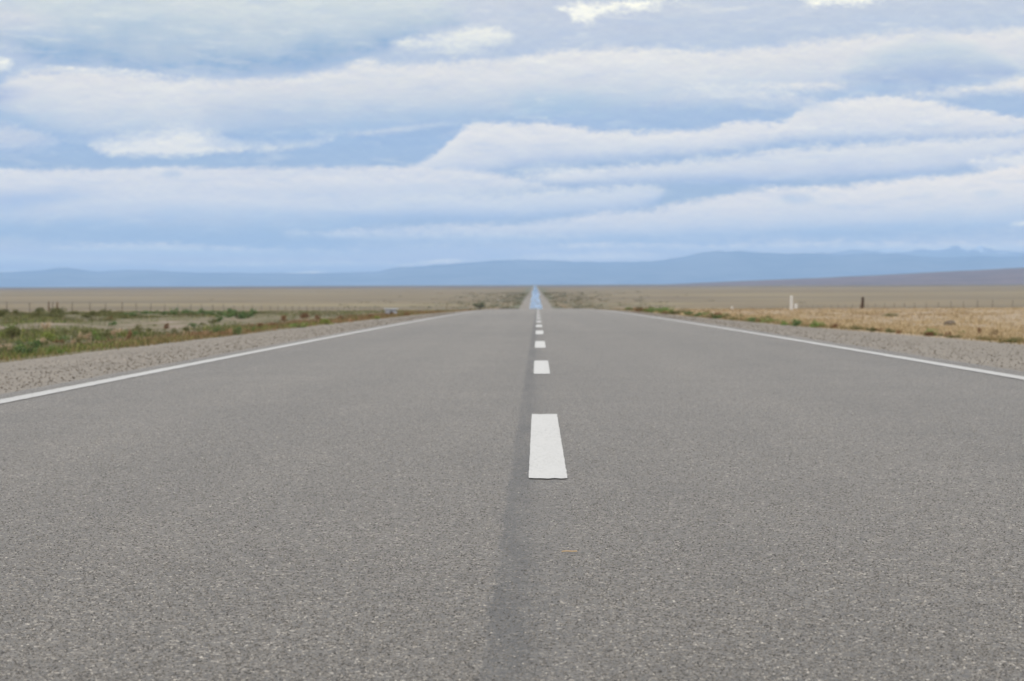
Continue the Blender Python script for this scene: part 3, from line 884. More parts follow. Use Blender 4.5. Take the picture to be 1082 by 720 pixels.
# ================================================================= fences
M_WOOD = mat_plain('weathered_wood', (0.13, 0.105, 0.083), 0.35, 30, (1, 1, .1))
M_WOOD2 = mat_plain('brown_wood', (0.135, 0.09, 0.06), 0.35, 30, (1, 1, .1))
M_WIRE = mat_plain('galvanised_wire', (0.20, 0.19, 0.18), 0.1)
M_WHITE = mat_plain('white_paint', (0.46, 0.44, 0.41), 0.10, 25)
M_DARKWOOD = mat_plain('dark_wood', (0.052, 0.033, 0.022), 0.4, 30, (1, 1, .1))
M_CONCRETE = mat_plain('concrete', (0.30, 0.30, 0.31), 0.2, 9)
M_CAVITY = mat_plain('cavity_shade', (0.05, 0.045, 0.042), 0.2)  # dark colour painted in for the shade inside the culvert opening

def post_bm(h, r0, r1, sides=7, lean=(0, 0), cap=0.5):
    bm = bmesh.new()
    rings = []
    for t, k in ((-0.25 / h, 1.0), (0.0, 1.02), (0.45, 0.97), (0.93, 1.0), (1.0, cap)):
        r = (r0 + (r1 - r0) * max(0, t)) * k
        rings.append([bm.verts.new((math.cos(6.2832 * i / sides) * r * random.uniform(.94, 1.06) + lean[0] * t,
                                    math.sin(6.2832 * i / sides) * r * random.uniform(.94, 1.06) + lean[1] * t, h * t)) for i in range(sides)])
    for a, b_ in zip(rings, rings[1:]):
        for i in range(sides):
            bm.faces.new((a[i], a[(i + 1) % sides], b_[(i + 1) % sides], b_[i]))
    bm.faces.new(rings[-1])
    bm.faces.new(list(reversed(rings[0])))
    return bm

def fence(name, label, path, spacing, strainers=()):
    """path of (x, y); posts every `spacing` metres, five wires"""
    seg = [math.hypot(b_[0] - a[0], b_[1] - a[1]) for a, b_ in zip(path, path[1:])]
    total = sum(seg)
    def at(d):
        for (a, b_), s in zip(zip(path, path[1:]), seg):
            if d <= s:
                return a[0] + (b_[0] - a[0]) * d / s, a[1] + (b_[1] - a[1]) * d / s
            d -= s
        return path[-1]
    ox, oy = path[0]
    root = empty(name, (ox, oy, ground(ox, oy)))
    oz = root.location.z
    tag(root, label, 'fence')
    protos = []
    for k in range(4):
        o = bm_object('post', post_bm(1.22 + 0.05 * k, 0.05, 0.045, 6, (random.uniform(-.05, .05), random.uniform(-.05, .05))), M_WOOD, root)
        protos.append(o.data)
        if k:
            bpy.data.objects.remove(o)
        else:
            first = o
    tops = []
    d = 0.0
    i = 0
    while d < total:
        x, y = at(d)
        z = ground(x, y)
        o = first if i == 0 else first.copy()
        if i:
            C.objects.link(o)
            o.parent = root
        o.data = protos[random.randrange(4)]
        o.location = (x - ox, y - oy, z - oz)
        o.rotation_euler = (0, 0, random.uniform(0, 6))
        tops.append((x - ox, y - oy, z - oz))
        d += spacing * random.uniform(0.93, 1.07)
        i += 1
    for (x, y) in strainers:
        z = ground(x, y)
        o = bm_object('strainer_post', post_bm(1.32, 0.10, 0.09, 9), M_WOOD2, root)
        o.location = (x - ox, y - oy, z - oz)
    for h in (0.25, 0.5, 0.72, 0.94, 1.15):
        vs_, fs = [], []
        for (x, y, z) in tops:
            k = len(vs_)
            for ang in (0.5, 2.6, 4.7):
                vs_.append((x + 0.05 + 0.004 * math.cos(ang), y, z + h + 0.004 * math.sin(ang)))
            if k:
                for q in range(3):
                    fs.append((k - 3 + q, k - 3 + (q + 1) % 3, k + (q + 1) % 3, k + q))
        mesh_object('wire', vs_, fs, M_WIRE, root)

fence('wire_fence', 'long wire fence with thin grey wooden posts across the steppe left of the road',
      [(-62.0, 218.0), (-56.3, 262.0), (-48.8, 358.0), (-39.0, 500.0), (-38.0, 640.0)], 7.6, strainers=((-56.6, 262.5), (-55.6, 262.5)))
fence('wire_fence', 'long wire fence with thin grey wooden posts behind the straw field right of the road',
      [(69.0, 290.0), (66.5, 330.0), (65.0, 500.0), (64.0, 760.0)], 10.6)

# ================================================================= posts and small things
def square_post(name, x, y, h, w, mat, label, cat, group=None):
    bm = bmesh.new()
    rings = []
    for t, k in ((-0.2, 1.04), (0.0, 1.04), (h * .94, .94), (h, .55)):
        r = w / 2 * k
        rings.append([bm.verts.new((sx * r, sy * r * .8, t)) for sx, sy in ((-1, -1), (1, -1), (1, 1), (-1, 1))])
    for a, b_ in zip(rings, rings[1:]):
        for i in range(4):
            bm.faces.new((a[i], a[(i + 1) % 4], b_[(i + 1) % 4], b_[i]))
    bm.faces.new(rings[-1])
    bmesh.ops.bevel(bm, geom=[e for e in bm.edges], offset=w * .06, segments=1, affect='EDGES')
    o = bm_object(name, bm, mat)
    o.location = (x, y, ground(x, y))
    o.rotation_euler = (0, 0, 0.15)
    return tag(o, label, cat, group)

square_post('marker_post', 18.2, 163.0, 1.10, 0.19, M_WHITE, 'tall white marker post standing in the straw right of the road', 'post')
square_post('marker_stub', 24.9, 219.0, 0.55, 0.26, M_WHITE, 'short white stub just right of the tall white marker post', 'post')
square_post('marker_stub', 19.0, 222.0, 0.42, 0.16, M_WHITE, 'tiny pale stub left of the tall white marker post, towards the road', 'post')

def wood_post():
    x, y = 29.3, 205.0
    root = empty('wooden_post', (x, y, ground(x, y)))
    tag(root, 'thick dark brown wooden post standing right of the white markers', 'post')
    bm_object('shaft', post_bm(1.12, 0.15, 0.125, 10, (0.02, 0.0), 0.8), M_DARKWOOD, root)
    o = bm_object('brace', post_bm(0.95, 0.055, 0.05, 7), M_WOOD2, root)
    o.location = (-0.22, -0.03, 0)
    o.rotation_euler = (0, math.radians(11), 0)
wood_post()

def culvert():
    x, y = -8.0, 124.0
    root = empty('culvert', (x, y, ground(x, y) - 0.06), 0.35)
    tag(root, 'small grey concrete culvert end among rusty weeds left of the road', 'culvert')
    W, H, D, r = 0.31, 0.36, 0.16, 0.11
    bm = bmesh.new()
    n = 16
    front, back = [], []
    def outer(a):
        c, s = math.cos(a), math.sin(a)
        k = 1 / max(abs(c) / W, abs(s) / (H / 2))
        return c * k, s * k + H / 2 - 0.05
    for yy_, store in ((-D / 2, front), (D / 2, back)):
        for i in range(n):
            a = 6.28318 * (i + .5) / n
            ox_, oz_ = outer(a)
            store.append((bm.verts.new((ox_, yy_, oz_)), bm.verts.new((math.cos(a) * r, yy_, math.sin(a) * r + H / 2 - 0.07))))
    for i in range(n):
        j = (i + 1) % n
        bm.faces.new((front[i][0], front[j][0], front[j][1], front[i][1]))
        bm.faces.new((back[j][0], back[i][0], back[i][1], back[j][1]))
        bm.faces.new((front[j][0], front[i][0], back[i][0], back[j][0]))
        bm.faces.new((front[i][1], front[j][1], back[j][1], back[i][1]))
    bm_object('headwall', bm, M_CONCRETE, root)
    bm = bmesh.new()
    bmesh.ops.create_cube(bm, size=1.0)
    bmesh.ops.scale(bm, vec=(2 * W + 0.12, D + 0.10, 0.06), verts=bm.verts)
    bmesh.ops.translate(bm, vec=(0, 0, H - 0.05 + 0.032), verts=bm.verts)
    bmesh.ops.bevel(bm, geom=list(bm.edges), offset=0.012, segments=1, affect='EDGES')
    bm_object('coping', bm, mat_plain('pale_concrete', (0.40, 0.40, 0.41), 0.15, 9), root)
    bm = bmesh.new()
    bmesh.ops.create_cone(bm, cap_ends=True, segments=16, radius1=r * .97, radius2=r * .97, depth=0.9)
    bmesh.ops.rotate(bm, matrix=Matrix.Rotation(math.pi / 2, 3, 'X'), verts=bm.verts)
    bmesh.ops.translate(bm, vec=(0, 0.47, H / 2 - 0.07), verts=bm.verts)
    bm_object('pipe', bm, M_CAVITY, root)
culvert()

def lump(name, x, y, w, h, mat, label, cat, seed):
    """an irregular low heap or stone"""
    rs = random.Random(seed)
    bm = bmesh.new()
    bmesh.ops.create_icosphere(bm, subdivisions=3, radius=1.0)
    ph = [rs.uniform(0, 6) for _ in range(6)]
    for v in bm.verts:
        n = 0.12 * math.sin(3 * v.co.x + ph[0]) + 0.1 * math.sin(5 * v.co.y + ph[1]) + 0.08 * math.sin(9 * v.co.x + 4 * v.co.z + ph[2]) + rs.uniform(-.04, .04)
        v.co *= 1 + n
        v.co = Vector((v.co.x * w / 2, v.co.y * w / 2.4, max(-0.06, v.co.z * h)))
    o = bm_object(name, bm, mat)
    o.location = (x, y, ground(x, y))
    return tag(o, label, cat)
lump('earth_mound', 10.57, 58.4, 0.37, 0.085, mat_plain('dark_earth', (0.10, 0.078, 0.058), 0.4, 20), 'low dark earth mound alone in the pale straw right of the road', 'mound', 3)
lump('stone', 5.35, 25.6, 0.15, 0.05, mat_plain('pale_stone', (0.46, 0.43, 0.39), 0.2, 30), 'pale flat stone lying on the gravel at the right end of the shoulder', 'stone', 5)

def straw_bit():
    bm = bmesh.new()
    r = 0.0016
    pts = [(-0.018, 0.0, r), (-0.006, 0.002, r * 1.4), (0.007, 0.001, r), (0.018, 0.004, r)]
    rings = [[bm.verts.new((px, py + math.cos(a) * r, pz + math.sin(a) * r)) for a in (0.3, 1.9, 3.5, 5.0)] for px, py, pz in pts]
    for a, b_ in zip(rings, rings[1:]):
        for i in range(4):
            bm.faces.new((a[i], a[(i + 1) % 4], b_[(i + 1) % 4], b_[i]))
    bm.faces.new(rings[0]); bm.faces.new(list(reversed(rings[-1])))
    o = bm_object('dry_straw', bm, mat_plain('tan_straw', (0.42, 0.30, 0.17), 0.2))
    o.location = (0.072, 5.27, profile(5.27) + 0.003)
    tag(o, 'short tan straw lying on the asphalt below the nearest white dash', 'straw')
straw_bit()

# ================================================================= loose stones
def ico():
    t = (1 + 5 ** .5) / 2
    v = np.array([(-1, t, 0), (1, t, 0), (-1, -t, 0), (1, -t, 0), (0, -1, t), (0, 1, t), (0, -1, -t), (0, 1, -t), (t, 0, -1), (t, 0, 1), (-t, 0, -1), (-t, 0, 1)]) / 1.9
    f = np.array([(0, 11, 5), (0, 5, 1), (0, 1, 7), (0, 7, 10), (0, 10, 11), (1, 5, 9), (5, 11, 4), (11, 10, 2), (10, 7, 6), (7, 1, 8),
                  (3, 9, 4), (3, 4, 2), (3, 2, 6), (3, 6, 8), (3, 8, 9), (4, 9, 5), (2, 4, 11), (6, 2, 10), (8, 6, 7), (9, 8, 1)])
    return v, f
ICO_V, ICO_F = ico()

def scatter_stones(name, pts, sizes, mat, flat=0.65):
    n = len(pts)
    v = ICO_V[None] * sizes[:, None, None]
    v = v * RNG.uniform(0.65, 1.3, (n, 12, 1)) * RNG.uniform(0.75, 1.3, (n, 1, 3))
    a = RNG.uniform(0, 6.28, n)
    c, s = np.cos(a)[:, None], np.sin(a)[:, None]
    out = np.stack([v[..., 0] * c - v[..., 1] * s, v[..., 0] * s + v[..., 1] * c, v[..., 2] * flat], -1) + pts[:, None, :]
    f = (ICO_F[None] + 12 * np.arange(n)[:, None, None]).reshape(-1, 3)
    return mesh_object(name, out.reshape(-1, 3), f, mat)

def shoulder_points(n, lo, hi, side_):
    y = lo * (hi / lo) ** RNG.uniform(0, 1, n)
    t = RNG.uniform(0, 1, n)
    pts = []
    for yy_, tt in zip(y, t):
        if side_ < 0:
            a, b_ = sh_l(yy_), ROAD_L - 0.02 + RNG.normal(-.02, .05)
            x = a + (b_ - a) * tt
            z = profile(yy_) - 0.008 - 0.085 * (1 - tt) ** 1.3
        else:
            a, b_ = ROAD_R + 0.02 + RNG.normal(.02, .05), sh_r(yy_)
            x = a + (b_ - a) * tt
            z = profile(yy_) - 0.008 - 0.085 * tt ** 1.3
        pts.append((x, yy_, z))
    return np.array(pts)
gp = np.concatenate([shoulder_points(9000, 11, 110, -1), shoulder_points(7500, 15, 110, 1)])
gs = 0.004 + 0.020 * RNG.beta(0.9, 9, len(gp)) + 0.00006 * gp[:, 1]
stuff(scatter_stones('loose_gravel', gp, gs, M_STONE), 'loose grey stones lying over both gravel shoulders', 'gravel')

def chip_field(n, lo, hi):
    y = lo * (hi / lo) ** RNG.uniform(0, 1, n)
    x = RNG.uniform(-0.245, 0.245, n) * y
    keep = np.minimum(1.0, 9.0 / y) * np.where((x > -.095) & (x < -.02), .42, np.where((x >= -.02) & (x < .07), .62, 1.0))
    ok = (RNG.uniform(0, 1, n) < keep) & (x > ROAD_L + .05) & (x < ROAD_R - .05) & ~((x > -0.04) & (x < 0.105) & (((y > 7.3) & (y < 11.5)) | ((y > 17.2) & (y < 21.1)) | ((y > 26) & (y < 30.4)) | (y > 35.5)))
    x, y = x[ok], y[ok]
    n = len(x)
    z = np.array([profile(v) for v in y])
    r = 0.0015 + 0.0029 * RNG.beta(1.5, 3.6, n)
    h = 0.0005 + 0.0017 * RNG.beta(1.4, 3.4, n)
    a = RNG.uniform(0, 6.283, n)[:, None] + np.arange(4) * 1.5708 + RNG.uniform(-.4, .4, (n, 4))
    rr = r[:, None] * RNG.uniform(.7, 1.35, (n, 4))
    bx, by = x[:, None] + np.cos(a) * rr, y[:, None] + np.sin(a) * rr * 1.2
    q = RNG.uniform(.45, .8, (n, 1))
    tx, ty = x[:, None] + np.cos(a) * rr * q, y[:, None] + np.sin(a) * rr * 1.2 * q
    bz = np.repeat((z - 0.0012)[:, None], 4, 1)
    tz = z[:, None] + h[:, None] * RNG.uniform(.7, 1.2, (n, 4))
    v = np.stack([np.concatenate([bx, tx], 1), np.concatenate([by, ty], 1), np.concatenate([bz, tz], 1)], -1).reshape(-1, 3)
    f = np.array([[0, 1, 5, 4], [1, 2, 6, 5], [2, 3, 7, 6], [3, 0, 4, 7], [4, 5, 6, 7]])
    f = (f[None] + 8 * np.arange(n)[:, None, None]).reshape(-1, 4)
    m, g, b = new_mat('aggregate')
    rnd = g.node('ShaderNodeNewGeometry').outputs['Random Per Island']
    c = g.ramp(rnd, [(0.0, (0.034, 0.031, 0.028)), (0.2, (0.070, 0.064, 0.057)), (0.6, (0.113, 0.103, 0.090)), (0.86, (0.172, 0.157, 0.137)), (0.95, (0.24, 0.22, 0.19)), (1.0, (0.42, 0.39, 0.34))])
    g.put(b.inputs['Base Color'], c)
    b.inputs['Roughness'].default_value = 0.7
    stuff(mesh_object('aggregate_chips', v, f, m), 'small stone chips standing out of the near asphalt', 'stone chips')
chip_field(290000, 3.1, 42.0)

# ================================================================= grass
def blades(centres, h, w, per, spread, lean):
    """centres (n,3), h (n,) heights -> verts, tri faces"""
    n = len(centres)
    c = np.repeat(centres, per, 0)
    hh = np.repeat(h, per) * RNG.uniform(0.55, 1.15, n * per)
    ww = np.repeat(w, per) * RNG.uniform(0.7, 1.3, n * per)
    off = RNG.normal(0, 1, (n * per, 2)) * np.repeat(spread, per)[:, None]
    ang = RNG.uniform(0, 6.283, n * per)
    dx, dy = np.cos(ang) * ww / 2, np.sin(ang) * ww / 2
    la = RNG.uniform(0, 6.283, n * per)
    ll = hh * lean * RNG.uniform(0.2, 1.3, n * per)
    base = c + np.concatenate([off, np.zeros((n * per, 1))], 1)
    base[:, 2] -= 0.02
    p0 = base + np.stack([-dx, -dy, np.zeros_like(dx)], -1)
    p1 = base + np.stack([dx, dy, np.zeros_like(dx)], -1)
    mid = base + np.stack([np.cos(la) * ll * .35, np.sin(la) * ll * .35, hh * .62], -1)
    p2 = mid + np.stack([dx, dy, np.zeros_like(dx)], -1) * .75
    p3 = mid - np.stack([dx, dy, np.zeros_like(dx)], -1) * .75
    tip = base + np.stack([np.cos(la) * ll, np.sin(la) * ll, hh], -1)
    v = np.stack([p0, p1, p2, p3, tip], 1).reshape(-1, 3)
    k = 5 * np.arange(n * per)[:, None]
    f = np.concatenate([k + np.array([[0, 1, 2]]), k + np.array([[0, 2, 3]]), k + np.array([[3, 2, 4]])], 1).reshape(-1, 3)
    return v, f

def zone(n, lo, hi, xa, xb, clump=None):
    """log-spread points: x between xa(y) and xb(y)"""
    y = lo * (hi / lo) ** RNG.uniform(0, 1, n)
    t = RNG.uniform(0, 1, n)
    x = np.array([xa(v) + (xb(v) - xa(v)) * u for v, u in zip(y, t)])
    if clump is not None:
        ok = np.array([clump(a, b_) for a, b_ in zip(x, y)]) > RNG.uniform(0, 1, n)
        x, y = x[ok], y[ok]
    z = np.array([ground(a, b_) for a, b_ in zip(x, y)])
    return np.stack([x, y, z], -1)

def patch(x, y, s=1.0, ph=0.0):
    v = (math.sin(x * .9 * s + ph) * math.sin(y * .21 * s + ph * 2) + math.sin(x * .37 * s - y * .13 * s + ph)
         + .7 * math.sin(x * 1.9 * s + y * .47 * s + 2 * ph))
    return min(1.0, max(0.0, 0.5 + 0.45 * v))

def dirt(x, y):
    """1 inside the bare strip left of the road"""
    return sst(48, 60, y) * (1 - sst(96, 112, y)) * sst(-16.6, -15.0, x) * (1 - sst(-9.6, -7.6, x))

def grass_obj(name, mat, label, pts, h, w, per, spread, lean):
    v, f = blades(pts, h, w, per, spread, lean)
    stuff(mesh_object(name, v, f, mat), label, 'grass')

M_STRAW = mat_leaf('straw_blades', [(0.0, (0.2132, 0.1493, 0.0747)), (0.4, (0.3536, 0.2626, 0.1440)), (0.8, (0.4784, 0.3708, 0.2160)), (1.0, (0.5824, 0.4738, 0.2970))], 0.3)
M_TAN = mat_leaf('brown_straw_blades', [(0.0, (0.14, 0.085, 0.042)), (0.5, (0.25, 0.165, 0.090)), (1.0, (0.38, 0.275, 0.165))], 0.3)
M_OLIVE = mat_leaf('olive_blades', [(0.0, (0.055, 0.050, 0.018)), (0.35, (0.115, 0.098, 0.036)), (0.7, (0.19, 0.145, 0.060)), (1.0, (0.26, 0.175, 0.085))], 0.3)
M_DRY = mat_leaf('mixed_blades', [(0.0, (0.046, 0.058, 0.020)), (0.3, (0.085, 0.092, 0.034)), (0.55, (0.125, 0.108, 0.050)), (0.8, (0.20, 0.155, 0.085)), (1.0, (0.32, 0.255, 0.16))], 0.3)
M_RUST = mat_leaf('sorrel_blades', [(0.0, (0.10, 0.052, 0.028)), (0.4, (0.215, 0.108, 0.055)), (0.75, (0.32, 0.19, 0.105)), (1.0, (0.43, 0.31, 0.20))], 0.3)

P = np.concatenate([zone(34000, 20, 290, lambda y: sh_r(y) + 0.9, lambda y: 8 + 0.27 * y, lambda x, y: .35 + .65 * patch(x, y, .9, 3.0)),
                    zone(6000, 20, 110, lambda y: sh_r(y) + 0.25, lambda y: sh_r(y) + 4.0)])
grass_obj('straw_grass', M_STRAW, 'pale dry straw grass covering the field right of the road', P, RNG.uniform(.05, .17, len(P)), 0.006 + 0.00011 * P[:, 1], 6, 0.06 + 0.001 * P[:, 1], 0.8)
P = np.concatenate([zone(5000, 70, 260, lambda y: sh_r(y) + 1.0, lambda y: 10 + 0.10 * y, lambda x, y: sst(70, 130, y) * patch(x, y, .6, 5.0)),
                    zone(5000, 20, 200, lambda y: sh_r(y) + 0.1, lambda y: 8 + 0.27 * y, lambda x, y: max(0, patch(x, y, .8, 7.0) - .55) * 1.6)])
grass_obj('brown_grass', M_TAN, 'browner dry grass in patches through the straw right of the road', P, RNG.uniform(.06, .17, len(P)), 0.006 + 0.00011 * P[:, 1], 6, 0.06 + 0.001 * P[:, 1], 0.7)
P = np.concatenate([zone(8000, 15, 230, lambda y: sh_l(y) - 0.45 - .012 * y, lambda y: sh_l(y) + .06, lambda x, y: .18 + .82 * patch(x, y, 1.2, 4.0)),
                    zone(8000, 22, 230, lambda y: sh_r(y) - .06, lambda y: sh_r(y) + 0.55 + .010 * y, lambda x, y: .12 + .88 * patch(x, y, .9, 1.0))])
grass_obj('verge_grass', M_OLIVE, 'short olive and yellow green grass along both gravel edges', P, RNG.uniform(.03, .11, len(P)), 0.006 + 0.0001 * P[:, 1], 6, 0.06 + 0.0009 * P[:, 1], 0.7)
P = np.concatenate([zone(46000, 22, 240, lambda y: -10 - 0.27 * y, lambda y: sh_l(y) - 0.5,
                    lambda x, y: (0.22 + 0.78 * patch(x, y, 1.0, .4)) * (1 - .95 * dirt(x, y))),
                    zone(16000, 85, 240, lambda y: -14 - 0.27 * y, lambda y: -14 - .02 * y, lambda x, y: .3 + .7 * patch(x, y, .5, 2.0))])
grass_obj('scrub_grass', M_DRY, 'brownish olive scrub grass in patches on the steppe left of the road', P, RNG.uniform(.04, .15, len(P)), 0.007 + 0.00011 * P[:, 1], 6, 0.07 + 0.001 * P[:, 1], 0.6)
P = zone(24000, 18, 200, lambda y: -9 - 0.16 * y, lambda y: sh_l(y) - 0.15, lambda x, y: max(0.0, patch(x, y, 1.3, 9.0) - .35) * 1.5 * (1 - .95 * dirt(x, y)))
grass_obj('green_weeds', mat_leaf('weed_blades', [(0.0, (0.0550, 0.0779, 0.0171)), (0.45, (0.1155, 0.1475, 0.0323)), (0.8, (0.1815, 0.1947, 0.0522)), (1.0, (0.2585, 0.2360, 0.0808))], 0.3),
          'low yellow green weeds in patches left of the road', P, RNG.uniform(.04, .14, len(P)), 0.009 + 0.00012 * P[:, 1], 6, 0.07 + 0.001 * P[:, 1], 0.7)
P = zone(9000, 34, 190, lambda y: sh_l(y) - 1.2 - .022 * y, lambda y: sh_l(y) - 0.1, lambda x, y: sst(34, 46, y) * (.06 + .94 * patch(x, y, 1.1, 2.2) ** 1.5) * (1 - .96 * dirt(x, y)))
grass_obj('sorrel', M_RUST, 'rusty red weeds between the left gravel edge and the steppe', P, RNG.uniform(.04, .14, len(P)), 0.008 + 0.0001 * P[:, 1], 6, 0.07 + 0.001 * P[:, 1], 0.6)

# low scrub scattered in the dip beside the far road
def clump_field():
    n = 800
    y = RNG.uniform(520, 2100, n)
    s_ = np.where(RNG.uniform(0, 1, n) < .5, -1.0, 1.0)
    e = RNG.exponential(22.0, n)
    x = np.array([(sh_r(v) + .8 + d if q > 0 else sh_l(v) - .8 - d) for v, q, d in zip(y, s_, e)])
    pts = np.stack([x, y, [ground(a, b_) for a, b_ in zip(x, y)]], -1)
    grass_obj('far_scrub', mat_leaf('scrub_leaves', [(0.0, (0.085, 0.080, 0.034)), (0.5, (0.13, 0.112, 0.056)), (0.8, (0.19, 0.145, 0.08)), (1.0, (0.25, 0.19, 0.115))]),
              'dark scrub scattered beside the far road in the dip', pts, RNG.uniform(.3, 1.0, n), RNG.uniform(.25, .6, n), 12, RNG.uniform(.8, 2.6, n), .5)
clump_field()

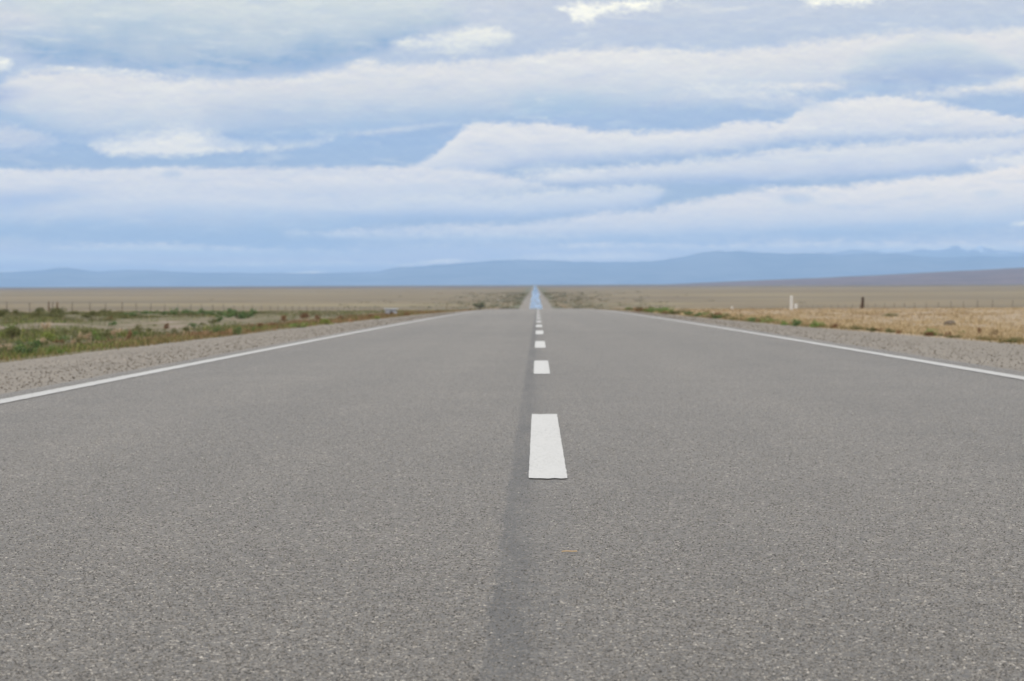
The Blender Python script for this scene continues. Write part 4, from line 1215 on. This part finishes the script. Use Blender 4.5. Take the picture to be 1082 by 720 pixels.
# ================================================================= shrubs
SHRUBS = [
    (-6.19, 27.5, 0.275, 0.195, 'green', 'broad bluish green shrub, the largest one at the left gravel edge'),
    (-5.97, 28.0, 0.175, 0.128, 'bright', 'bright green leafy shrub just right of the broad bluish green one'),
    (-7.5, 32.0, 0.16, 0.12, 'olive', 'small olive bush at the far left end of the gravel edge'),
    (-7.66, 32.9, 0.11, 0.096, 'straw', 'pale straw tuft left of the broad bluish green shrub'),
    (-10.12, 43.7, 0.328, 0.291, 'olive', 'tall olive green bush at the left margin, behind the gravel edge plants'),
    (-8.74, 40.6, 0.253, 0.186, 'lime', 'yellowish lime green bush on bare soil left of the road'),
    (-8.36, 39.9, 0.166, 0.133, 'green', 'small dark green bush right of the yellowish lime green one'),
    (-12.05, 55.5, 0.231, 0.208, 'straw', 'pinkish straw tuft alone before the dark ridge of shrubs at left'),
    (-9.2, 46.3, 0.212, 0.154, 'olive', None),
    (-8.93, 46.0, 0.23, 0.172, 'bright', None),
    (-8.62, 45.2, 0.226, 0.17, 'olive', None),
    (-13.45, 71.7, 0.269, 0.209, 'green', 'dark green bush at the left end of the bare dirt strip'),
    (-7.56, 42.0, 0.123, 0.245, 'rust', 'upright brownish weed at the gravel edge left of the bare dirt strip'),
    (-9.92, 56.3, 0.235, 0.258, 'olive', 'dark olive bush standing up against the bare dirt strip'),
    (-9.68, 56.4, 0.165, 0.118, 'olive', None),
    (-11.32, 66.9, 0.167, 0.112, 'olive', None),
    (-9.99, 61.1, 0.178, 0.153, 'rust', None),
    (-8.73, 54.5, 0.136, 0.114, 'olive', None),
    (-8.38, 54.1, 0.158, 0.158, 'olive', None),
    (-9.23, 60.6, 0.202, 0.152, 'green', 'dark green clump near the middle of the bare dirt strip'),
    (-9.74, 65.9, 0.137, 0.11, 'olive', None),
    (-9.78, 68.4, 0.256, 0.228, 'olive', None),
    (-10.76, 76.7, 0.288, 0.256, 'green', None),
    (-5.99, 42.6, 0.213, 0.177, 'green', 'first of two green bushes side by side at the gravel edge beside rusty weeds'),
    (-5.62, 42.4, 0.212, 0.159, 'green', 'second of two green bushes side by side, the one nearer the rusty weeds'),
    (-5.75, 45.8, 0.172, 0.134, 'bright', 'low bright green bush at the gravel edge below the rusty weeds'),
    (-5.53, 52.6, 0.394, 0.131, 'bright', 'flat green clump at the gravel edge in the middle of the rusty weeds'),
    (-5.49, 59.0, 0.295, 0.172, 'lime', 'yellow green clump at the gravel edge past the rusty weeds'),
    (-5.67, 77.3, 0.193, 0.193, 'rust', 'dark rust weed left of the grey concrete culvert'),
    (-5.32, 75.1, 0.188, 0.188, 'lime', 'pale yellow green weed at the gravel edge left of the grey culvert'),
    (-28.27, 1114.7, 6.038, 3.716, 'olive', 'dark round bush left of where the road dips out of sight'),
    (-8.79, 78.6, 0.262, 0.197, 'rust', None),
    (-10.13, 98.8, 0.37, 0.247, 'rust', None),
    (-7.48, 61.2, 0.204, 0.153, 'rust', None),
    (-7.31, 62.6, 0.235, 0.156, 'rust', None),
    (-8.39, 86.4, 0.252, 0.18, 'rust', None),
    (-7.82, 90.2, 0.301, 0.188, 'rust', None),
    (-7.02, 105.3, 0.307, 0.175, 'rust', None),
    (-5.46, 95.0, 0.277, 0.158, 'rust', None),
    (5.78, 53.2, 0.222, 0.177, 'bright', 'leftmost green bush of three at the right gravel edge below the white post'),
    (5.84, 51.4, 0.257, 0.193, 'green', 'middle green bush of three at the right gravel edge below the white post'),
    (5.96, 48.9, 0.204, 0.204, 'bright', 'rightmost green bush of three at the right gravel edge below the white post'),
    (6.23, 47.6, 0.199, 0.119, 'rust', None),
    (6.28, 44.8, 0.168, 0.112, 'olive', None),
    (6.21, 42.3, 0.159, 0.106, 'olive', None),
    (6.36, 41.1, 0.154, 0.103, 'olive', None),
    (6.57, 38.0, 0.206, 0.127, 'bright', 'bright green bush at the right gravel edge below the dark earth mound'),
    (6.7, 37.1, 0.139, 0.093, 'rust', None),
    (8.03, 43.1, 0.144, 0.126, 'green', 'small green tuft between the bright bush and the brown bush at right'),
    (8.46, 43.6, 0.091, 0.163, 'rust', 'thin brown weed stalk left of the round brown bush at right'),
    (8.33, 41.7, 0.226, 0.156, 'brown', 'round dark brown bush at the right gravel edge'),
    (6.77, 32.3, 0.215, 0.094, 'olive', 'low olive clump at the right end of the gravel edge'),
    (7.24, 130.6, 0.381, 0.326, 'green', 'small green bush at the right gravel edge near where the road dips'),
    (5.7, 97.0, 0.323, 0.243, 'bright', None),
    (7.68, 153.5, 0.512, 0.32, 'olive', None),
    (5.58, 79.3, 0.264, 0.165, 'green', None),
    (5.6, 71.1, 0.296, 0.178, 'green', None),
    (5.65, 65.5, 0.218, 0.136, 'olive', None),
    (5.71, 60.4, 0.252, 0.151, 'green', None),
    (5.67, 140.2, 0.409, 0.234, 'olive', None),
    (13.32, 85.6, 0.57, 0.143, 'olive', 'wide flat olive clump alone in the pale straw right of the road'),
    (-18.7, 102.3, 0.426, 0.213, 'green', 'ROW'),
    (-18.16, 101.9, 0.382, 0.255, 'green', 'ROW'),
    (-23.35, 134.5, 0.56, 0.392, 'green', 'ROW'),
    (-21.92, 129.7, 0.486, 0.324, 'green', 'ROW'),
    (-21.29, 129.2, 0.431, 0.269, 'green', 'ROW'),
    (-19.66, 122.7, 0.46, 0.409, 'green', 'ROW'),
    (-19.95, 128.2, 0.534, 0.374, 'green', 'ROW'),
    (-18.59, 123.1, 0.462, 0.256, 'green', 'ROW'),
    (-17.33, 117.7, 0.49, 0.392, 'green', 'ROW'),
    (-15.97, 111.3, 0.417, 0.278, 'green', 'ROW'),
    (-14.71, 105.3, 0.395, 0.307, 'green', 'ROW'),
    (-13.26, 97.5, 0.488, 0.366, 'green', 'ROW'),
    (-11.9, 90.3, 0.526, 0.414, 'green', 'ROW'),
    (-11.66, 91.4, 0.419, 0.305, 'green', 'ROW'),
    (-19.55, 145.1, 0.605, 0.363, 'green', 'ROW'),
    (-16.44, 131.4, 0.493, 0.328, 'green', 'ROW'),
    (-20.11, 109.2, 0.629, 0.193, 'olive', 'RIDGE'),
    (-28.67, 140.2, 0.737, 0.264, 'olive', 'RIDGE'),
    (-21.69, 115.1, 0.639, 0.26, 'olive', 'RIDGE'),
    (-23.92, 111.1, 0.643, 0.237, 'olive', 'RIDGE'),
    (-17.34, 94.9, 0.326, 0.23, 'olive', 'RIDGE'),
    (-19.89, 100.1, 0.486, 0.184, 'olive', 'RIDGE'),
    (-30.48, 144.3, 0.632, 0.414, 'olive', 'RIDGE'),
    (-46.39, 210.7, 0.936, 0.52, 'olive', 'RIDGE'),
    (-19.99, 108.4, 0.401, 0.307, 'olive', 'RIDGE'),
    (-26.53, 125.4, 0.54, 0.243, 'olive', 'RIDGE'),
    (-21.34, 107.0, 0.372, 0.24, 'olive', 'RIDGE'),
    (-50.47, 230.0, 0.819, 0.66, 'olive', 'RIDGE'),
    (-22.98, 122.4, 0.621, 0.21, 'olive', 'RIDGE'),
    (-21.31, 114.6, 0.609, 0.231, 'olive', 'RIDGE'),
    (-30.48, 139.5, 0.802, 0.307, 'olive', 'RIDGE'),
    (-22.46, 106.4, 0.591, 0.23, 'olive', 'RIDGE'),
    (-21.9, 98.3, 0.318, 0.212, 'olive', 'RIDGE'),
    (-18.87, 100.2, 0.361, 0.177, 'olive', 'RIDGE'),
    (-21.86, 112.9, 0.408, 0.26, 'olive', 'RIDGE'),
    (-26.25, 110.7, 0.493, 0.282, 'olive', 'RIDGE'),
    (-27.52, 116.6, 0.466, 0.267, 'olive', 'RIDGE'),
    (-23.32, 105.5, 0.483, 0.257, 'olive', 'RIDGE'),
    (-41.72, 175.6, 0.549, 0.377, 'olive', 'RIDGE'),
    (-39.39, 185.7, 0.903, 0.423, 'olive', 'RIDGE'),
    (-28.01, 132.7, 0.749, 0.319, 'olive', 'RIDGE'),
    (-44.53, 188.9, 0.933, 0.391, 'olive', 'RIDGE'),
    (-23.38, 119.6, 0.481, 0.31, 'olive', 'RIDGE'),
    (-33.02, 143.4, 0.54, 0.313, 'olive', 'RIDGE'),
    (-18.97, 101.8, 0.541, 0.25, 'olive', 'RIDGE'),
    (-40.73, 169.1, 0.741, 0.472, 'olive', 'RIDGE'),
    (-25.99, 118.5, 0.639, 0.248, 'olive', 'RIDGE'),
    (-22.24, 113.5, 0.505, 0.278, 'olive', 'RIDGE'),
    (-39.34, 185.6, 1.027, 0.534, 'olive', 'RIDGE'),
    (-25.69, 134.6, 0.641, 0.354, 'olive', 'RIDGE'),
    (-8.66, 36.7, 0.206, 0.074, 'straw', 'SOIL'),
    (-8.53, 39.1, 0.226, 0.12, 'straw', 'SOIL'),
    (-8.02, 39.6, 0.139, 0.129, 'olive', 'SOIL'),
    (-9.03, 51.4, 0.278, 0.124, 'olive', 'SOIL'),
    (-7.94, 41.2, 0.184, 0.134, 'bright', 'SOIL'),
    (-7.71, 32.1, 0.126, 0.115, 'straw', 'SOIL'),
    (-8.72, 36.3, 0.19, 0.078, 'olive', 'SOIL'),
    (-8.88, 38.8, 0.189, 0.068, 'green', 'SOIL'),
    (-9.01, 50.6, 0.131, 0.142, 'green', 'SOIL'),
    (-8.64, 46.3, 0.219, 0.155, 'straw', 'SOIL'),
    (-8.25, 37.6, 0.208, 0.115, 'olive', 'SOIL'),
    (-8.45, 39.8, 0.153, 0.071, 'rust', 'SOIL'),
    (-8.47, 44.7, 0.26, 0.138, 'olive', 'SOIL'),
    (-8.33, 44.4, 0.134, 0.091, 'green', 'SOIL'),
    (-8.41, 38.8, 0.086, 0.071, 'olive', 'SOIL'),
    (-7.81, 34.7, 0.127, 0.102, 'rust', 'SOIL'),
    (-8.47, 45.5, 0.101, 0.106, 'straw', 'SOIL'),
    (-12.03, 51.8, 0.257, 0.164, 'bright', 'SOIL'),
    (-7.88, 34.6, 0.196, 0.109, 'lime', 'SOIL'),
    (-9.43, 51.3, 0.253, 0.164, 'straw', 'SOIL'),
    (-9.03, 50.6, 0.153, 0.08, 'lime', 'SOIL'),
    (-8.2, 36.9, 0.178, 0.132, 'green', 'SOIL'),
    (-8.44, 35.9, 0.145, 0.069, 'bright', 'SOIL'),
    (-8.81, 44.5, 0.223, 0.16, 'straw', 'SOIL'),
    (-17.37, 71.8, 0.286, 0.245, 'bright', 'SOIL'),
    (-8.5, 37.4, 0.171, 0.062, 'green', 'SOIL'),
    (-10.45, 44.2, 0.186, 0.16, 'lime', 'SOIL'),
    (-8.93, 50.3, 0.125, 0.131, 'green', 'SOIL'),
    (-16.18, 85.8, 0.47, 0.176, 'olive', 'SOIL'),
    (-7.81, 32.4, 0.158, 0.106, 'olive', 'SOIL'),
    (-8.81, 41.2, 0.125, 0.129, 'green', 'SOIL'),
    (-16.26, 86.4, 0.302, 0.19, 'rust', 'SOIL'),
    (-7.95, 38.7, 0.089, 0.108, 'straw', 'SOIL'),
    (-9.23, 45.6, 0.234, 0.071, 'olive', 'SOIL'),
    (-7.96, 36.0, 0.178, 0.104, 'olive', 'SOIL'),
    (-8.95, 44.4, 0.136, 0.158, 'straw', 'SOIL'),
    (-8.29, 39.5, 0.089, 0.079, 'rust', 'SOIL'),
    (-8.49, 46.5, 0.176, 0.137, 'lime', 'SOIL'),
    (-8.64, 44.3, 0.108, 0.155, 'olive', 'SOIL'),
    (7.6, 101.8, 0.449, 0.228, 'rust', 'FIELD'),
    (7.32, 98.7, 0.396, 0.253, 'bright', 'FIELD'),
    (6.2, 59.7, 0.317, 0.113, 'bright', 'FIELD'),
    (7.59, 59.5, 0.396, 0.089, 'bright', 'FIELD'),
    (5.99, 60.9, 0.287, 0.125, 'rust', 'FIELD'),
    (7.44, 74.6, 0.382, 0.16, 'bright', 'FIELD'),
    (6.11, 49.7, 0.2, 0.096, 'green', 'FIELD'),
    (5.79, 75.4, 0.25, 0.129, 'olive', 'FIELD'),
    (5.44, 96.1, 0.464, 0.148, 'rust', 'FIELD'),
    (6.58, 35.9, 0.206, 0.065, 'olive', 'FIELD'),
    (7.84, 148.2, 0.69, 0.271, 'green', 'FIELD'),
    (8.29, 169.6, 0.768, 0.224, 'bright', 'FIELD'),
    (7.37, 73.1, 0.309, 0.191, 'olive', 'FIELD'),
    (7.21, 132.1, 0.439, 0.318, 'olive', 'FIELD'),
    (5.52, 109.0, 0.691, 0.262, 'bright', 'FIELD'),
    (5.64, 72.4, 0.385, 0.13, 'rust', 'FIELD'),
    (7.58, 85.0, 0.259, 0.187, 'olive', 'FIELD'),
    (6.52, 37.8, 0.165, 0.093, 'olive', 'FIELD'),
    (5.55, 119.2, 0.699, 0.254, 'rust', 'FIELD'),
    (6.13, 53.3, 0.139, 0.137, 'green', 'FIELD'),
    (6.01, 63.9, 0.284, 0.108, 'bright', 'FIELD'),
    (7.37, 89.1, 0.228, 0.222, 'bright', 'FIELD'),
    (7.33, 71.2, 0.297, 0.173, 'rust', 'FIELD'),
    (7.47, 60.4, 0.347, 0.1, 'green', 'FIELD'),
    (5.7, 73.4, 0.488, 0.115, 'olive', 'FIELD'),
    (6.75, 38.0, 0.199, 0.054, 'olive', 'FIELD'),
    (7.51, 67.7, 0.315, 0.118, 'green', 'FIELD'),
    (6.65, 30.9, 0.114, 0.083, 'rust', 'FIELD'),
    (7.44, 130.7, 0.768, 0.346, 'bright', 'FIELD'),
    (7.64, 170.0, 0.566, 0.388, 'olive', 'FIELD'),
    (7.25, 67.5, 0.348, 0.132, 'olive', 'FIELD'),
    (6.38, 40.2, 0.113, 0.07, 'rust', 'FIELD'),
    (5.97, 71.9, 0.301, 0.172, 'olive', 'FIELD'),
    (10.68, 264.2, 0.811, 0.365, 'bright', 'FIELD'),
    (7.31, 71.2, 0.387, 0.126, 'bright', 'FIELD'),
    (7.65, 53.4, 0.21, 0.071, 'olive', 'FIELD'),
    (5.95, 59.1, 0.364, 0.121, 'bright', 'FIELD'),
    (7.22, 112.7, 0.582, 0.254, 'olive', 'FIELD'),
    (7.75, 148.9, 0.822, 0.204, 'bright', 'FIELD'),
    (7.41, 57.2, 0.338, 0.079, 'olive', 'FIELD'),
    (5.78, 80.0, 0.254, 0.172, 'bright', 'FIELD'),
    (6.5, 37.7, 0.215, 0.081, 'rust', 'FIELD'),
    (7.36, 72.6, 0.383, 0.106, 'bright', 'FIELD'),
    (7.44, 60.9, 0.181, 0.095, 'green', 'FIELD'),
    (7.16, 72.6, 0.388, 0.132, 'bright', 'FIELD'),
    (7.44, 60.3, 0.341, 0.081, 'green', 'FIELD'),
    (8.37, 189.0, 1.239, 0.299, 'rust', 'FIELD'),
    (7.37, 71.7, 0.431, 0.108, 'bright', 'FIELD'),
    (7.28, 99.4, 0.478, 0.177, 'green', 'FIELD'),
    (6.7, 32.4, 0.178, 0.042, 'olive', 'FIELD'),
    (7.26, 76.8, 0.368, 0.097, 'rust', 'FIELD'),
    (5.69, 86.3, 0.384, 0.221, 'green', 'FIELD'),
    (6.16, 49.4, 0.148, 0.123, 'bright', 'FIELD'),
    (7.76, 47.7, 0.148, 0.081, 'olive', 'FIELD'),
    (7.03, 91.3, 0.419, 0.198, 'rust', 'FIELD'),
    (7.6, 65.5, 0.426, 0.137, 'olive', 'FIELD'),
    (5.45, 90.3, 0.587, 0.18, 'olive', 'FIELD'),
    (7.29, 70.7, 0.275, 0.14, 'bright', 'FIELD'),
    (5.4, 97.1, 0.329, 0.134, 'bright', 'FIELD'),
    (6.55, 43.7, 0.247, 0.066, 'rust', 'FIELD'),
    (5.48, 99.9, 0.35, 0.265, 'bright', 'FIELD'),
    (5.98, 75.3, 0.324, 0.2, 'rust', 'FIELD'),
    (5.87, 62.2, 0.181, 0.123, 'green', 'FIELD'),
    (6.71, 34.4, 0.105, 0.073, 'olive', 'FIELD'),
]

LEAF = {
    'green': [(0.0, (0.0299, 0.0600, 0.0180)), (0.5, (0.0759, 0.1400, 0.0420)), (1.0, (0.1725, 0.2500, 0.0900))],
    'bright': [(0.0, (0.0552, 0.0975, 0.0200)), (0.5, (0.1207, 0.2000, 0.0420)), (1.0, (0.2300, 0.3125, 0.0900))],
    'lime': [(0.0, (0.0690, 0.1000, 0.0150)), (0.5, (0.1495, 0.1875, 0.0300)), (1.0, (0.2645, 0.2875, 0.0800))],
    'olive': [(0.0, (0.0460, 0.0525, 0.0180)), (0.5, (0.1012, 0.1050, 0.0350)), (1.0, (0.1840, 0.1750, 0.0700))],
    'rust': [(0.0, (0.09, 0.042, 0.022)), (0.5, (0.19, 0.09, 0.045)), (1.0, (0.30, 0.18, 0.09))],
    'straw': [(0.0, (0.26, 0.18, 0.11)), (0.5, (0.40, 0.29, 0.18)), (1.0, (0.52, 0.41, 0.28))],
    'brown': [(0.0, (0.045, 0.026, 0.014)), (0.5, (0.10, 0.060, 0.028)), (1.0, (0.17, 0.115, 0.055))],
}
M_STEM = mat_plain('stem', (0.10, 0.075, 0.045), 0.3)

def shrub_mesh(kind, seed):
    """unit shrub: 1 wide, 1 tall; small leaves on branching stems, uneven crown"""
    rs = np.random.default_rng(seed)
    lobes = [(rs.uniform(-.34, .34), rs.uniform(-.34, .34), rs.uniform(.10, .70), rs.uniform(.16, .28)) for _ in range(11)]
    v, f = [], []
    spiky = kind in ('straw', 'rust')
    for k in range(600):
        lx, ly, lz, lr = lobes[k % len(lobes)]
        d = rs.normal(0, 1, 3)
        d /= np.linalg.norm(d)
        p = np.array([lx, ly, lz]) + d * lr * rs.uniform(.35, 1.1)
        p[2] = min(1.02, max(0.02, p[2] * rs.uniform(.75, 1.1)))
        L = rs.uniform(.05, .12) * (1.5 if spiky else 1.0)
        W = L * (0.28 if spiky else 0.55)
        ax = d * .6 + rs.normal(0, .5, 3) + np.array([0, 0, 1.0 if spiky else .35])
        ax /= np.linalg.norm(ax)
        sd_ = np.cross(ax, rs.normal(0, 1, 3))
        sd_ /= np.linalg.norm(sd_)
        i = len(v)
        v += [p - ax * L * .5, p + sd_ * W * .5, p + ax * L * .6, p - sd_ * W * .5]
        f.append((i, i + 1, i + 2, i + 3))
    return v, f

def stem_mesh(seed):
    rs = np.random.default_rng(seed)
    v, f = [], []
    for k in range(8):
        a = rs.uniform(0, 6.28)
        r = rs.uniform(.05, .3)
        p0 = np.array([rs.uniform(-.05, .05), rs.uniform(-.05, .05), -.06])
        p1 = np.array([math.cos(a) * r * .5, math.sin(a) * r * .5, rs.uniform(.2, .35)])
        p2 = np.array([math.cos(a) * r, math.sin(a) * r, rs.uniform(.5, .85)])
        i = len(v)
        for p, w in ((p0, .016), (p1, .011), (p2, .004)):
            for q in range(3):
                v.append(p + np.array([math.cos(q * 2.09) * w, math.sin(q * 2.09) * w, 0]))
        for s in range(2):
            for q in range(3):
                f.append((i + 3 * s + q, i + 3 * s + (q + 1) % 3, i + 3 * s + 3 + (q + 1) % 3, i + 3 * s + 3 + q))
    return v, f

PROTO = {}
for kk, (kind, stops) in enumerate(LEAF.items()):
    mat = mat_leaf('leaf_' + kind, stops, 0.25)
    PROTO[kind] = []
    for s in range(2):
        fv, ff = shrub_mesh(kind, 30 + 5 * kk + s)
        sv, sf = stem_mesh(90 + 5 * kk + s)
        fo = mesh_object('foliage', fv, ff, mat)
        so = mesh_object('stem', sv, sf, M_STEM)
        PROTO[kind].append((fo.data, so.data))
        bpy.data.objects.remove(fo)
        bpy.data.objects.remove(so)

GROUP_LABEL = {
    'ROW': ('dark green bush in the row behind the bare dirt strip left of the road', 'green bushes behind the bare dirt strip'),
    'RIDGE': ('dark olive scrub bush on the ridge below the left wire fence', 'olive bushes below the left wire fence'),
    'SOIL': ('low weed growing on the patchy soil between the left gravel edge and the ridge', 'weeds on the patchy soil left of the road'),
    'FIELD': ('low weed growing along the right gravel edge before the straw field', 'weeds along the right gravel edge'),
    ('L', 'olive'): ('small olive tuft growing on the patchy soil left of the road', 'olive tufts on the left soil'),
    ('L', 'rust'): ('rusty red weed clump growing left of the road', 'rusty weed clumps left of the road'),
    ('L', 'green'): ('green bush at the right end of the bare dirt strip', 'green bushes at the end of the dirt strip'),
    ('L', 'bright'): ('bright green tuft among olive ones left of the bare dirt strip', 'bright tufts left of the dirt strip'),
    ('R', 'olive'): ('small olive tuft at the gravel edge right of the road', 'olive tufts at the right gravel edge'),
    ('R', 'rust'): ('small reddish brown weed at the gravel edge right of the road', 'brown weeds at the right gravel edge'),
    ('R', 'green'): ('small dark green tuft at the right gravel edge left of the white post', 'green tufts at the right gravel edge'),
    ('R', 'bright'): ('bright green tuft at the right gravel edge near where the road dips', 'bright tufts at the right gravel edge'),
}
for i, (x, y, w, h, kind, label) in enumerate(SHRUBS):
    root = empty('shrub', (x, y, ground(x, y) - 0.01), random.uniform(0, 6.28))
    if label in ('ROW', 'RIDGE', 'SOIL', 'FIELD') or label is None:
        lab, grp = GROUP_LABEL[label if label else ('L' if x < 0 else 'R', kind)]
        tag(root, lab, 'shrub', grp)
    else:
        tag(root, label, 'shrub', 'shrubs beside the road')
    fm, sm = PROTO[kind][i % 2]
    for nm, me in (('foliage', fm), ('stem', sm)):
        o = bpy.data.objects.new(nm, me)
        C.objects.link(o)
        o.parent = root
        o.scale = (w * 1.25, w * 1.25, h * 1.2)
